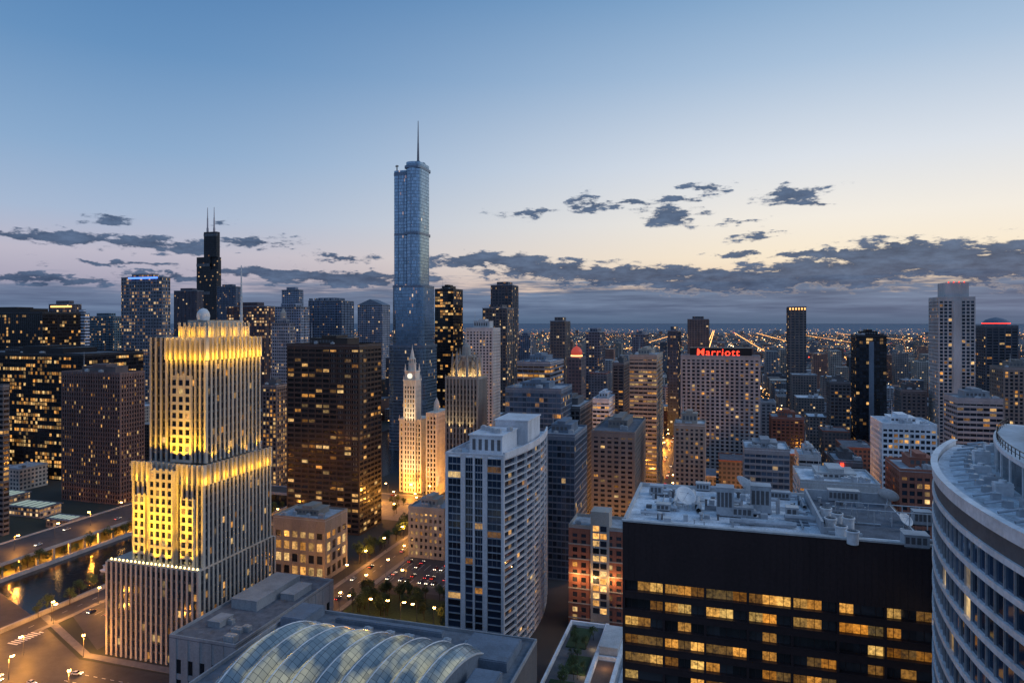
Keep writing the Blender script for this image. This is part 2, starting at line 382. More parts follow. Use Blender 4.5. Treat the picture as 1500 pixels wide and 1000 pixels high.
tower('office_block','dark blue glass block behind the white curved apartment tower','office building',(790,842,860,395),640,GREYB,winmat('glass_e',.05,dark=(.04,.07,.11),metal=.3),'curtain',vis=790,cw=2.6)
tower('office_block','slate office block seen just right of the white curved apartment tower','office building',(800,850,868,500),598,DARKC,W_DARK,'grid',vis=700)
tower('apartment_tower','grey brown apartment block with lit bays left of the lamp lit avenue','apartment building',(866,930,952,440),636,mat('taupe',(.20,.185,.175)),W_RES,'resid',vis=740,roofm=ROOFD)
tower('office_block','small white block with bright lit top floors at centre','office building',(868,892,901,590),586,WHITE,W_GOLD,'bands',vis=625,maxw=40)
far('office_tower','brown tower with a lit penthouse behind the red dome','office tower',(806,828,835,900),471,(.15,.12,.10),.15)
tower('apartment_tower','slim dark apartment tower right of the red domed hall','apartment building',(897,914,923,700),533,DARKC,W_RES,'resid',vis=620,maxw=60)
tower('hotel_tower','beige banded tower with many lit rows left of the red lettered hotel','hotel',(922,962,972,600),522,TAN,winmat('glass_k',.3,st=1.0,lo=.2),'bands',vis=655)
far('apartment_tower','small grey tower left of the beige banded tower','apartment building',(858,878,886,950),487,(.15,.15,.17),.12)
far('apartment_tower','small pale tower on the skyline above the beige banded tower','apartment building',(926,944,950,1150),490,(.16,.16,.18),.1)
far('apartment_tower','narrow dark tower on the skyline left of the red lettered hotel','apartment building',(978,993,998,900),485,(.07,.08,.10),.14)
far('apartment_tower','broad brown tower behind the red lettered hotel','apartment building',(1007,1038,1044,1250),468,(.15,.12,.105),.06,cw=5)
far('apartment_tower','dim blue grey tower far behind the centre between two brown towers','apartment building',(760,776,782,1300),492,(.14,.15,.18),.1)
# hotel with lettering
r,ft,z=tower('hotel_tower','broad grey hotel slab with red lettering on its black roof sign','hotel',(997,997,1114,610),522,mat('hotel_stone',(.34,.33,.335)),W_MIX,'grid',vis=665,dep=24,cw=4.0,pw=1.7,sh=1.3,ch=3.2,pent=False,faces='F',roofm=ROOFD)
b=MB(); b.box(ft[0]+8,ft[1]-7,ft[2]+1,ft[2]+14,z+.3,z+8.0); sgn=b.build('sign_box',BLACK,r)
def textmesh(s,name,mt,h,width,shear=.15):
    c=bpy.data.curves.new(name,'FONT'); c.body=s; c.size=h; c.extrude=.12; c.shear=shear; c.offset=.03; c.space_character=1.14
    o=bpy.data.objects.new('t',c); COL.objects.link(o); bpy.context.view_layer.update()
    dg=bpy.context.evaluated_depsgraph_get(); me=bpy.data.meshes.new_from_object(o.evaluated_get(dg)); bpy.data.objects.remove(o)
    xs=[v.co.x for v in me.vertices]; x0,x1=min(xs),max(xs); k=width/(x1-x0)
    for v in me.vertices: x,y,zz=v.co; v.co=((x-x0)*k-width/2,-zz,y)
    me.materials.clear(); me.materials.append(mt); return me
RED=emat('red_neon',(1,.045,.02),3.2)
me=textmesh('Marriott','lettering',RED,8.8,36,.05)
o=bpy.data.objects.new('lettering',me); COL.objects.link(o); o.parent=r
o.location=Vector(((ft[0]+ft[1])/2-1.5,ft[2]+.6,z+1.2))-wloc(r)
tower('apartment_tower','pale beige narrow tower in front of the red lettered hotel','apartment building',(987,987,1033,470),622,TAN,W_MIX,'resid',dep=22,vis=705,faces='F',ph=7,cw=3.3,roofm=ROOFW)
tower('office_block','grey glass mid rise with cluttered white roof right of the beige narrow tower','office building',(1074,1090,1157,430),658,CONC,W_BLUE,'bands',vis=712,units=6,roofm=ROOFW,ph=3.5,dep=30)
tower('office_block','low lit glass pavilion block right of the cluttered white roof','office building',(1157,1170,1203,450),668,PALE,W_GOLD,'bands',dep=26,vis=700,maxw=50,roofm=ROOFW)
r,ft,z=tower('office_block','low dark block with a small red neon sign on its face','office building',(1200,1222,1264,440),676,DARKC,W_LIT,'bands',dep=30,vis=710,maxw=50)
b=MB(); b.box(ft[0]+3.5,ft[0]+5.5,ft[2]-1.2,ft[2]-.4,z-9,z-.5); b.build('neon_sign',RED,r)
r,ft,z=far('apartment_tower','slim brown tower with a lit crown standing alone right of the hotel','apartment building',(1149,1155,1181,1050),450,(.15,.12,.10),.05,cw=6,ch=4,dep=26,pent=False)
for i in range(6):
    b=MB(); u=ft[0]+(ft[1]-ft[0])*(i+.3)/6; b.box(u,u+2,ft[2]-1.2,ft[2]-.9,z-4,z-1); b.build('crown_light',emat('warm_lamp',(1,.6,.2),2.2),r)
r,ft,z=tower('apartment_tower','black glass tower of paired columns with lit roof edge on the right','apartment building',(1243,1254,1299,750),492,BLACK,winmat('glass_f',.06,dark=(.02,.025,.035)),'curtain',vis=640,dep=30,cw=3.4,roofm=ROOFD)
b=MB(); xm=(ft[0]+ft[1])/2; b.box(xm-2.5,xm+2.5,ft[2]-.8,ft[2]-.05,0,z-6); b.build('centre_fin',GREYB,r)
r,ft,z=tower('apartment_tower','tall white gridded tower with a boxed top on the right','apartment building',(1356,1375,1429,600),437,PALE,winmat('glass_g',.07,dark=(.015,.03,.05),cluster=.3),'resid',vis=610,dep=30,cw=3.6,pw=.9,sh=.9,pent=False)
b=MB(); b.box(ft[0]+6,ft[0]+24,ft[2]+3,ft[3]-5,z+.3,z+14); b.build('penthouse',PALE,r)
b=MB(); xm=(ft[0]+ft[1])/2; b.box(xm-3,xm+3,ft[2]-1.2,ft[2]-.05,0,z-2); b.build('centre_pier',PALE,r)
for i in range(4): b=MB(); b.box(ft[0]+8+i*4,ft[0]+8.7+i*4,ft[2]+2.2,ft[2]+2.9,z+14,z+14.7); b.build('warning_light',RED,r)
r,ft,z=tower('apartment_tower','dark tower with a rounded red lit top at the right edge','apartment building',(1432,1444,1492,740),478,mat('dusky',(.09,.09,.105)),W_RES,'resid',vis=600,dep=34,pent=False)
b=MB(); cx,cy=(ft[0]+ft[1])/2,(ft[2]+ft[3])/2; b.lathe(cx,cy,[(13,z),(13,z+4),(10,z+7),(5,z+9),(.1,z+10)],18); b.build('rounded_top',GREYB,r)
b=MB(); b.lathe(cx,cy,[(13.2,z+3),(13.2,z+3.7)],18); b.build('red_light_ring',RED,r)
tower('office_block','white banded office block with square windows on the right','office building',(1266,1292,1373,450),622,WHITE,W_OFF,'grid',vis=705,dep=36,cw=3,pw=.8,sh=1.5,units=7,roofm=ROOFW,ph=3.5)
tower('apartment_tower','dark slab with lit bays behind the white banded office block','apartment building',(1306,1320,1358,620),572,DARKC,W_RES,'resid',dep=25,vis=610,maxw=50)
tower('apartment_tower','brick red mid rise behind the low lit glass pavilion','apartment building',(1118,1130,1178,640),612,BRICK,W_RES,'resid',dep=30,vis=650,maxw=60)
tower('office_block','dark mid rise between the lone slim tower and the black glass tower','office building',(1205,1216,1246,700),560,DARKC,W_RES,'grid',dep=25,vis=640,maxw=60)
tower('office_block','grey block behind the right foreground curved building','office building',(1388,1402,1470,480),585,CONC,W_OFF,'bands',dep=30,vis=620,maxw=50)
tower('apartment_tower','tan slab at the right edge behind the curved building','apartment building',(1455,1470,1530,560),540,mat('taupe',(.20,.185,.175)),W_RES,'resid',dep=30,vis=600,maxw=60)
tower('office_block','low white building with flat roofs just behind the dish covered roof','office building',(1160,1172,1290,330),706,PALE,W_OFF,'bands',dep=34,vis=740,maxw=40,units=6,roofm=ROOFW,ph=3)
tower('office_block','low brick block behind the right end of the dish covered roof','office building',(1305,1318,1400,330),690,BRICK,W_RES,'grid',dep=30,vis=740,maxw=40,units=4)
tower('school_building','pale low college building with warm lit ground floors beside the gold tower','college building',(400,476,509,395),764,mat('college_stone',(.25,.225,.20)),winmat('college_glass',.42,st=1.2,cluster=.5,lo=.3),'big',vis=845,cw=6,pw=1.8,sh=2.4,ch=6,blank=6,ph=3.5,units=4)
tower('office_block','old warm lit masonry block left of the white curved apartment tower','office building',(598,650,668,430),748,LIME,W_GOLD,'grid',vis=800,cw=3.2,pw=1.6,ch=4,sh=2.0,units=4)
# brick building with lit stair
TRIM=mat('pale_trim',(.36,.33,.30))
r,ft,z=tower('apartment_building','red brick apartment building with a yellow lit stairwell and white trim','apartment building',(833,833,916,335),772,BRICK,winmat('glass_h',.16,dark=(.03,.035,.045),cluster=.2),'resid',dep=20,vis=905,faces='F',pent=False,sh=1.3,cw=4.4,pw=1.9,ch=3.6,units=2,par=False)
parapet(r,ft,z+.3,TRIM,1.4,.5)
for j in range(6): b=MB(); b.box(ft[0]-.1,ft[1]+.1,ft[2]-.25,ft[2]-.01,z-44+j*7.2,z-43.4+j*7.2); b.build('trim_band',TRIM,r)
b=MB(); b.box(ft[0]+11,ft[0]+20,ft[2]-1.0,ft[2]+9,2,z+9); b.build('stair_tower',TRIM,r)
SW=winmat('stair_glass',.85,st=1.7,cluster=.1,lo=.4)
for j in range(12): 
    for i in (0,1): b=MB(); b.box(ft[0]+12.2+i*3.6,ft[0]+15.2+i*3.6,ft[2]-1.1,ft[2]-1.02,z-40+j*3.6,z-37.4+j*3.6); b.build('stair_window',SW,r)
bft=ft; bz=z
# ================================================================ far stepped black tower
def bar(mb,ft,z0,z1): mb.box(ft[0],ft[1],ft[2],ft[3],z0,z1)
SEA=farmat('far_black_tower',(.016,.017,.022),6,6,.03,.8,.2,.3,(.02,.022,.03),var=(.9,1.1))
ft=foot(288,317,324,2180); z0=zat(376,2180); z1=zat(339,2180)
r=thing('skyscraper','tallest black stepped tower with twin white antennas on the left skyline','skyscraper',((ft[0]+ft[1])/2,(ft[2]+ft[3])/2,0))
w=(ft[1]-ft[0])/3; dd=(ft[3]-ft[2])/3
b=MB(); b.box(ft[0],ft[1],ft[2]+dd,ft[3],0,z0); b.box(ft[0],ft[1]-w,ft[2],ft[2]+dd,0,z0+0.0); b.box(ft[1]-w,ft[1],ft[2],ft[2]+dd,0,z0-40); b.build('lower_shaft',SEA,r)
b=MB(); b.box(ft[0]+w,ft[1]-2,ft[2]+dd*.4,ft[3]-dd*.5,z0,z1); b.build('upper_shaft',SEA,r)
for zz in (z1-14,z0-30,z0-120):
    b=MB(); x_=ft[0]+w-.5 if zz>z0 else ft[0]-.5
    b.box(x_,(ft[1]-1.5) if zz>z0 else ft[1]-w,(ft[2]+dd*.4-.6) if zz>z0 else ft[2]-.6,ft[2]+dd,zz,zz+9); b.build('louvre_band',mat('louvre',(.12,.125,.14)),r)
for i in (0,1):
    x=ft[0]+w*1.3+i*w*1.0; y=ft[2]+dd*1.5; b=MB(); b.cyl(x,y,z1,z1+14,3.4,3.2,8); b.cyl(x,y,z1+14,z1+46,2.3,2.0,8); b.cyl(x,y,z1+46,z1+80,1.6,.8,6); b.build('antenna',mat('antenna_paint',(.5,.42,.42)),r)
# ================================================================ mirrored glass skyscraper
GL=farmat('mirror_glass',(.11,.17,.24),1.6,3.9,.012,.9,.10,.14,(.19,.30,.42),metal=.85,var=(.97,1.03))
def rrect(x0,x1,y0,y1,r,n=6):
    pts=[]
    for cx,cy,a in ((x1-r,y0+r,-90),(x1-r,y1-r,0),(x0+r,y1-r,90),(x0+r,y0+r,180)):
        for i in range(n+1):
            t=math.radians(a+90*i/n); pts.append((cx+r*math.cos(t),cy+r*math.sin(t)))
    return pts
D=800
f3=foot(574,613,631,D); x0,x1,y0,y1=f3
r=thing('glass_skyscraper','tallest blue mirrored glass skyscraper with rounded tiers and a spire','skyscraper',((x0+x1)/2,(y0+y1)/2,0))
zA,zB,zC,zE,zS=zat(506,D),zat(418,D),zat(247,D),zat(236,D),zat(170,D)
b=MB(); b.prism(rrect(x0-5,x1+9,y0-4,y1+5,9),0,zA); b.build('lower_shaft',GL,r,smooth=False)
b=MB(); b.prism(rrect(x0-1,x1+6,y0-2,y1+3,9),zA,zB); b.build('middle_shaft',GL,r)
xm=x0+(x1-x0)*.5
b=MB(); b.prism(rrect(x0,xm+3,y0+2.5,y1-3,4.5),zB,zC); b.build('upper_shaft',GL,r)
b=MB(); b.prism(rrect(xm-1,x1+1,y0-2.0,y1,9,8),zB,zE); b.build('upper_round_shaft',GL,r)
BAND=mat('steel_band',(.13,.18,.25),.35,.6)
for zz,f in ((zA,(x0-5.4,x1+9.4,y0-4.4,y1+5.4)),(zB,(x0-1.4,x1+6.4,y0-2.4,y1+3.4)),(zC-3,(x0-.4,xm+3.4,y0+2.1,y1-2.6)),(zE-5,(xm-1.4,x1+1.4,y0-2.4,y1+.4)),(zB+62,(x0-.2,xm+3.2,y0+2.3,y1-2.6)),(zB+62.5,(xm-1.2,x1+1.2,y0-2.2,y1+.2))):
    b=MB(); b.prism(rrect(*f,9.3 if zz<zB+1 else 5.0),zz-2.4,zz+.6); b.build('louvre_band',BAND,r)
for q in ((x0+7,y0+2.2),(x0+14,y0+2.2),(xm+8,y0-2.3)):
    b=MB(); b.box(q[0],q[0]+.7,q[1],q[1]+.6,zB+1,zC-6); b.build('steel_fin',BAND,r)
cx,cy=(xm+x1)/2,(y0+y1)/2
b=MB(); b.lathe(cx,cy,[(9,zE),(8.5,zE+2),(3.5,zE+3),(1.6,zE+5)],16); b.build('crown',BAND,r)
b=MB(); b.cyl(cx,cy,zE+4,zE+26,1.5,1.0,8); b.cyl(cx,cy,zE+26,zS,.95,.4,8); b.build('spire',mat('spire_metal',(.12,.13,.16),.4,.5),r)
b=MB(); b.box(x0+4,x0+5,y0+4,y0+5,zC,zC+7); b.box(x0+2.5,x0+6.5,y0+4,y0+5,zC+5,zC+6.2); b.build('roof_crane',DARKC,r)
# ================================================================ gold stepped tower
NB=mat('warm_limestone',(.42,.385,.34)); SPD=mat('spandrel_stone',(.06,.058,.06))
WN=winmat('slot_glass',.09,dark=(.015,.018,.028),st=.9,cluster=.3)
r=thing('stepped_tower','tall stepped limestone tower floodlit gold on its front and crown','office tower',(-235,270,0))
FOOTS.append((-266,-214,240,300))
W=MB();SP=MB();wn=[]
k=dict(cw=2.75,pw=1.05,sh=1.1,so=-.38,rel=.5,ch=3.7,blank=1.5)
shell(W,SP,wn,(-265,-214,243,297),0,42,**k)
shell(W,SP,wn,(-255,-216,248,296),42,78,**k)
shell(W,SP,wn,(-240.5,-218.5,252.5,291),87,133,**k)
shell(W,SP,wn,(-254,-241,257,288),78,143,**{**k,'faces':'F'})
W.build('shaft',NB,r); SP.build('spandrel',SPD,r); add_windows(r,wn,WN,100,42)
BW=MB(); bw=[]
for (a,c,zb,zt,yf) in ((-253,-246.5,42.02,72,246.6),(-243.5,-230.5,42.02,84,245.8),(-227,-220,42.02,72,246.6),(-236.5,-225.5,87.02,126,251.2)):
    n=max(2,int((c-a)/2.9)); cc=(c-a)/n; y1b=248.0 if zb<80 else 252.5
    BW.box(a,c,yf+.45,y1b-.01,zb,zt)
    for i in range(n+1): BW.box(a+i*cc-(.65 if i else 0),a+i*cc+(.65 if i<n else 0),yf,yf+.45,zb,zt+1)
    z=zb
    while z<zt-3.7:
        for i in range(n):
            BW.box(a+i*cc+.65,a+(i+1)*cc-.65,yf+.12,yf+.45,z,z+1.25)
            bw.append((a+(i+.5)*cc,yf+.41,z+1.25+1.22,0,cc-1.3,2.4))
        z+=3.7
BW.build('front_bay',NB,r)
for x,y,z,a,w,h in bw:
    b=MB(); b.q((x-w/2,y,z-h/2),(x+w/2,y,z-h/2),(x+w/2,y,z+h/2),(x-w/2,y,z+h/2)); b.build('bay_window',WN,r)
def crown(x0,x1,y0,y1,z0,z1,step,ins):
    b=MB(); b.box(x0+ins,x1-ins,y0+ins,y1-ins,z0,z1-1.5)
    n=int((x1-x0)/step)
    for i in range(n+1):
        u=x0+(x1-x0-1)*i/n; b.box(u,u+1.0,y0+.2,y0+ins+.02,z0,z1)
    n=int((y1-y0-3)/step)
    for i in range(n+1):
        u=y0+1.5+(y1-y0-2.5)*i/n; b.box(x1-ins-.02,x1-.2,u,u+1.0,z0,z1)
    b.build('crown_tier',NB,r)
crown(-255.4,-215.6,247.6,296.4,78,87,2.75,1.9)
crown(-241,-218,252,291.5,133,143,2.75,2.2)
b=MB(); b.box(-237,-222,257,287,143,148); b.box(-235,-224,260,284,148,151)
for i in range(6): b.box(-237+i*2.8,-236.2+i*2.8,256.4,257,143,150)
for i in range(11): b.box(-222,-221.4,257.5+i*2.8,258.3+i*2.8,143,150)
b.build('top_tier',NB,r)
b=MB(); b.lathe(-228,262,[(2.6,151),(2.9,153),(2.6,154.6),(1.6,156),(.05,156.6)],18); b.build('radome',mat('white_dome',(.7,.7,.7)),r,smooth=True)
b=MB(); b.cyl(-224.5,284,148,163,.75,.55,8); b.cyl(-224.5,284,163,178,.5,.22,6); b.build('mast',METAL,r)
b=MB(); b.box(-264.6,-214.4,243.4,245.6,42,42.6); b.build('terrace_ledge',NB,r)
for i in range(22):
    x=-263+i*2.25; b=MB(); b.cyl(x,244.4,42.6,43.3,.28,n=8); b.build('floodlight',emat('flood_lamp',(1,.75,.25),9),r)
def plight(x,y,z,e,col=(1,.55,.14),rad=.4):
    l=bpy.data.lights.new('lamp_light','POINT'); l.energy=e; l.color=col; l.shadow_soft_size=rad
    o=bpy.data.objects.new('lamp_light',l); COL.objects.link(o); o.location=(x,y,z); return o
def spot(p,q,e,ang=60,col=(1,.62,.12)):
    l=bpy.data.lights.new('flood_light','SPOT'); l.energy=e; l.color=col; l.spot_size=math.radians(ang); l.spot_blend=.8; l.shadow_soft_size=.4
    o=bpy.data.objects.new('flood_light',l); COL.objects.link(o); o.location=p
    o.rotation_euler=(Vector(q)-Vector(p)).to_track_quat('-Z','Y').to_euler()
GOLD=(1,.50,.012)
for i in range(6):
    x=-252+i*6.4; spot((x,243.7,43.5),(x,247.5,62),13000,85,GOLD)
    spot((x,240.6,44.2),(x,248,74),60000,50,GOLD)
for i in range(4):
    x=-250+i*9; spot((x,240.0,44.5),(x,252,122),200000,40,GOLD)
for i in range(5):
    x=-238+i*4.4; spot((x,248.7,88),(x,252.0,114),34000,80,GOLD); plight(x,250.9,134.0,900,GOLD)
for i in range(3): spot((-252+i*4.5,253.2,87.5),(-251+i*4.5,257,110),14000,80,GOLD)
for i in range(6): plight(-252+i*7,246.7,80,560,GOLD)
for i in range(8):
    y=250+i*6; plight(-214.6,y,80,1100,GOLD)
    plight(-216.6,252.5+i*5.2,134.5,1500,GOLD)
    if i%2: spot((-216.4,252+i*5.2,87.5),(-218.4,252+i*5.2,102),5200,100,GOLD)
for i in range(3): plight(-236+i*6,254.6,145,800,GOLD)
for i in range(4): plight(-219.6,259+i*8,145,900,GOLD)
# low studio block beside it
ft=foot(248,345,498,262); z=25
r=thing('studio_block','plain grey low block with flat roof at the foot of the gold tower','office building',((ft[0]+ft[1])/2,(ft[2]+ft[3])/2,0))
W=MB();SP=MB();wn=[]; shell(W,SP,wn,ft,0,z,cw=6,pw=3.2,sh=2.2,ch=8,blank=7); W.build('wall',CONC,r); SP.build('spandrel',CONC,r); add_windows(r,wn,W_DARK)
roofstuff(r,ft,z,ROOFD,CONC,False,5)
for q in ((5,18,30,62,4.5),(20,27,44,58,3),(8,14,12,20,2.5)):
    b=MB(); b.box(ft[0]+q[0],ft[0]+q[1],ft[2]+q[2],ft[2]+q[3],z+.3,z+q[4]); b.box(ft[0]+q[0]-.2,ft[0]+q[1]+.2,ft[2]+q[2]-.2,ft[2]+q[3]+.2,z+q[4],z+q[4]+.3); b.build('penthouse',CONC,r)
# ================================================================ white clock tower building
D=600
bx,by=ray(612,D)
r=thing('clock_tower_building','floodlit white terracotta building with a pointed clock tower','clock tower',(bx,by,0))
fA=foot(585,617,628,D); FOOTS.pop()
W=MB();SP=MB();wn=[]; kk=dict(cw=2.9,pw=1.2,sh=1.3,ch=4,blank=3,rel=.8,so=-.35)
x0=fA[0];x1=fA[1];y0=fA[2];y1=y0+24; zb=zat(616,D); FOOTS.append((x0,x1+24,y0-10,y1))
shell(W,SP,wn,(x0,x1,y0,y1),0,zb,**kk)
W.box(x0-.5,x1+.5,y0-.6,y1,zb,zb+1.2)
for i in range(6): 
    u=x0+(x1-x0)*i/5; W.cyl(u,y0+.2,zb+1.2,zb+4.5,.7,.1,6)
tx=x0+5; shell(W,SP,wn,(tx,tx+11.5,y0-2.2,y0+10),0,zat(558,D),**{**kk,'blank':4,'cw':2.6})
W.build('wall',CREAM,r); SP.build('spandrel',CREAM,r)
b=MB(); z=zat(558,D); cx,cy=tx+5.75,y0+3.9
b.box(cx-6.2,cx+6.2,cy-6.5,cy+6.5,z,z+1); b.box(cx-5,cx+5,cy-5,cy+5,z+1,z+8); b.box(cx-5.4,cx+5.4,cy-5.4,cy+5.4,z+8,z+8.7)
for sx in(-1,1):
    for sy in(-1,1): b.cyl(cx+sx*4.6,cy+sy*4.6,z+8.7,z+15,1.0,.1,6); b.cyl(cx+sx*5.6,cy+sy*5.6,z+1,z+5,.7,.1,6)
b.cyl(cx,cy,z+8.7,z+15,3.8,3.5,8); b.cyl(cx,cy,z+15,z+15.6,4.0,4.0,8)
for i in range(8): a=i*math.pi/4; b.cyl(cx+2.8*math.cos(a),cy+2.8*math.sin(a),z+15.6,z+19,.45,.45,6)
b.cyl(cx,cy,z+15.6,z+19,1.8,1.8,8); b.cyl(cx,cy,z+19,z+20,3.2,2.9,8); b.cyl(cx,cy,z+20,z+27,2.2,.8,8); b.cyl(cx,cy,z+27,z+32,.6,.1,6); b.build('steeple',CREAM,r)
b=MB(); b.cyl(0,0,0,.5,2.3,n=20); me=b.mesh('clock_face',emat('clock_white',(1,.9,.7),1.2))
o=bpy.data.objects.new('clock_face',me); COL.objects.link(o); o.parent=r; o.rotation_euler=(math.pi/2,0,0); o.location=Vector((cx,cy-5.02,z+4.4))-wloc(r)
WCk=winmat('glass_i',.12,dark=(.02,.02,.02))
add_windows(r,wn,WCk,100)
r2=thing('annex_building','floodlit cream annex right of the clock tower building','office building',(x1+12,y0,0))
W=MB();SP=MB();wn=[]; shell(W,SP,wn,(x1+8,x1+18,y0-8,y1),0,zat(602,D),**kk)
b=MB(); b.cyl(x1+13,y0+4,zat(602,D),zat(602,D)+7,3,2.5,8); b.cyl(x1+13,y0+4,zat(602,D)+7,zat(602,D)+12,2.5,.2,8); b.build('cupola',CREAM,r2)
W.build('wall',CREAM,r2); SP.build('spandrel',CREAM,r2); add_windows(r2,wn,WCk,100)
WM_=(1,.80,.48)
for i in range(3): spot((x0+4+i*9,y0-17,3),(x0+4+i*9,y0,55),27000,70,WM_)
for i in range(3): spot((tx+1+i*5,y0-9,zb-8),(tx+6,y0+4,zb+36),13000,55,WM_)
spot((x1+24,y0-6,3),(x1+12,y0-6,50),14000,70,WM_); spot((x1+13,y0-20,3),(x1+13,y0-8,50),14000,70,WM_)
# ================================================================ gothic tower
D=505; ft=foot(652,700,714,D); x0,x1,y0,y1=ft
z=zat(556,D); OLD=mat('old_stone',(.30,.275,.25))
r=thing('gothic_tower','grey gothic stone tower with buttressed lit crown right of the clock tower','office tower',((x0+x1)/2,(y0+y1)/2,0))
W=MB();SP=MB();wn=[]; shell(W,SP,wn,ft,0,z,cw=2.9,pw=1.2,sh=1.4,so=-.5,rel=.8,ch=4,blank=4)
for i in range(9):
    u=x0+(x1-x0)*i/8; W.cyl(u,y0+.4,z,z+3.5,.5,.05,6)
W.build('wall',OLD,r); SP.build('spandrel',mat('old_stone_dark',(.12,.115,.11)),r)
add_windows(r,wn,winmat('glass_j',.08,dark=(.02,.02,.025)),100,zat(700,D))
cx,cy=(x0+x1)/2,y0+11; b=MB()
b.cyl(cx,cy,z,z+16,7.0,6.8,8); b.cyl(cx,cy,z+16,z+17.5,7.6,7.6,8); b.cyl(cx,cy,z+17.5,z+24,4.0,3.4,8); b.cyl(cx,cy,z+24,z+27,3.4,.6,8)
for i in range(8):
    a=math.pi/8+i*math.pi/4; X,Y=cx+10.5*math.cos(a),cy+10.5*math.sin(a)
    b.cyl(X,Y,z,z+14,1.3,1.0,6); b.cyl(X,Y,z+14,z+20,1.0,.05,6); b.tube((X,Y,z+10),(cx+6.6*math.cos(a),cy+6.6*math.sin(a),z+16),.6,.6,5); b.tube((X,Y,z+4),(cx+6.6*math.cos(a),cy+6.6*math.sin(a),z+9),.6,.6,5)
    b.cyl(cx+7.0*math.cos(a),cy+7.0*math.sin(a),z+14,z+23,.8,.05,6)
b.build('crown',OLD,r)
for i in range(8):
    b=MB(); a=i*math.pi/4; b.box(cx+6.75*math.cos(a)-.9,cx+6.75*math.cos(a)+.9,cy+6.75*math.sin(a)-.4,cy+6.75*math.sin(a)+.4,z+3,z+13); b.build('crown_window',DARKC,r)
parapet(r,ft,z+.01,OLD,2,.6)
for i in range(8):
    a=i*math.pi/4; plight(cx+9.2*math.cos(a),cy+9.2*math.sin(a),z+3,1300,(1,.62,.2))
for i in range(3): spot((x0+4+i*8,y0-2.4,z-38),(x0+4+i*8,y0,z-10),7000,80,(1,.7,.3))
# ================================================================ red dome hall
ft=foot(831,851,858,760); z=zat(524,760); x0,x1,y0,y1=ft
r=thing('domed_hall','brown tower topped by a glowing red dome at centre','domed building',((x0+x1)/2,(y0+y1)/2,0))
b=MB(); bar(b,ft,0,z); b.build('wall',FM[list(FM)[0]],r)
cx,cy=(x0+x1)/2,(y0+y1)/2
b=MB(); b.lathe(cx,cy,[(6,z),(6,z+3),(6.6,z+5),(5.8,z+8),(3.5,z+11),(.6,z+12.5),(.2,z+16)],16); b.build('dome',emat('dome_red',(1,.13,.08),.35),r,smooth=True)
b=MB(); b.lathe(cx,cy,[(6.8,z+1),(6.8,z+2.4)],16); b.build('lit_ring',emat('warm_lamp2',(1,.6,.2),2.5),r)
# ================================================================ white curved apartment tower
D=300; C=ray(738,D); x1,y0=C; x0=x1-ext(C,652,-1,0); LEN=80; zt=zat(674,D)
FOOTS.append((x0,x1+8,y0,y0+LEN))
r=thing('apartment_tower','white apartment tower with curved balcony side in the foreground','apartment building',((x0+x1)/2,y0+LEN/2,0))
WC=mat('white_concrete',(.56,.57,.60),.7)
def arcp(off,t): 
    Bq=6*4*t*(1-t); return (x1+Bq*.8+off, y0+.8+t*(LEN-.8))
ci=[arcp(-1.2,i/28) for i in range(29)]
b=MB(); b.prism([(x0,y0+.8),(x1-1.2,y0+.8)]+ci[1:]+[(x0,y0+LEN)],0,zt); b.build('core',mat('dark_glazing',(.02,.03,.045),.2),r)
W=MB();SP=MB();wn=[];wn2=[]
L=x1-x0
nf=28; fh=zt/nf
cols_=((0,1.3),(7.4,2.2),(13.2,.9),(17.8,2.2),(L-1.3,1.3))
for (a,w) in cols_: W.box(x0+a,x0+a+w,y0,y0+.8,0,zt+1)
op=[(cols_[i][0]+cols_[i][1],cols_[i+1][0]) for i in range(len(cols_)-1)]
for j in range(nf):
    zb=j*fh
    for n_,(a,c) in enumerate(op):
        SP.box(x0+a,x0+c,y0+.35,y0+.8,zb,zb+.5); wn2.append((x0+(a+c)/2,y0+.76,zb+.5+(fh-.5)/2,0,c-a,fh-.5))
W.box(x0+.02,x1-.02,y0+.02,y0+.8,zt+1,zt+2.2)
W.build('wall',WC,r); SP.build('spandrel',mat('grey_panel',(.26,.29,.33)),r)
WR=winmat('tower_glass',.07,dark=(.010,.022,.045),cluster=.3,st=.9,rough=.07,spec=.9)
for j in range(nf):
    zb=j*fh
    for i in range(28):
        p=arcp(-1.15,i/28); q=arcp(-1.15,(i+1)/28)
        a=math.atan2(q[1]-p[1],q[0]-p[0]); l=math.hypot(q[0]-p[0],q[1]-p[1])
        wn.append(((p[0]+q[0])/2,(p[1]+q[1])/2,zb+fh/2+.1,a,l*.92,fh-.5))
wn2.sort(key=lambda w:-w[2])
add_windows(r,wn2[:60],WR,60,-1,METAL,2); stuffwin(r,wn2[60:],WR)
wn.sort(key=lambda w:(w[2]<50,w[0]**2+w[1]**2)); add_windows(r,wn[:40],WR,40); stuffwin(r,wn[40:],WR)
A=[arcp(-1.1,i/28) for i in range(29)]; B=[arcp(0,i/28) for i in range(29)]; A2=[arcp(-.1,i/28) for i in range(29)]
for j in range(nf+1):
    b=MB(); b.strip(B,A,j*fh-.22,j*fh+.14); b.build('balcony_slab',WC,r)
b=MB()
for j in range(nf):
    b.strip(B,A2,j*fh+1.0,j*fh+1.08)
    for i in range(0,29): p=arcp(-.06,i/28); b.box(p[0]-.04,p[0]+.04,p[1]-.04,p[1]+.04,j*fh+.15,j*fh+1.0)
b.build('balcony_rail',mat('rail_grey',(.35,.38,.42)),r)
for i in range(0,29,4):
    b=MB(); p=arcp(-1.1,i/28); b.box(p[0],p[0]+1.25,p[1]-.18,p[1]+.18,0,zt+1); b.build('fin',WC,r)
T=[arcp(.3,i/28) for i in range(29)]; T2=[arcp(-.7,i/28) for i in range(29)]
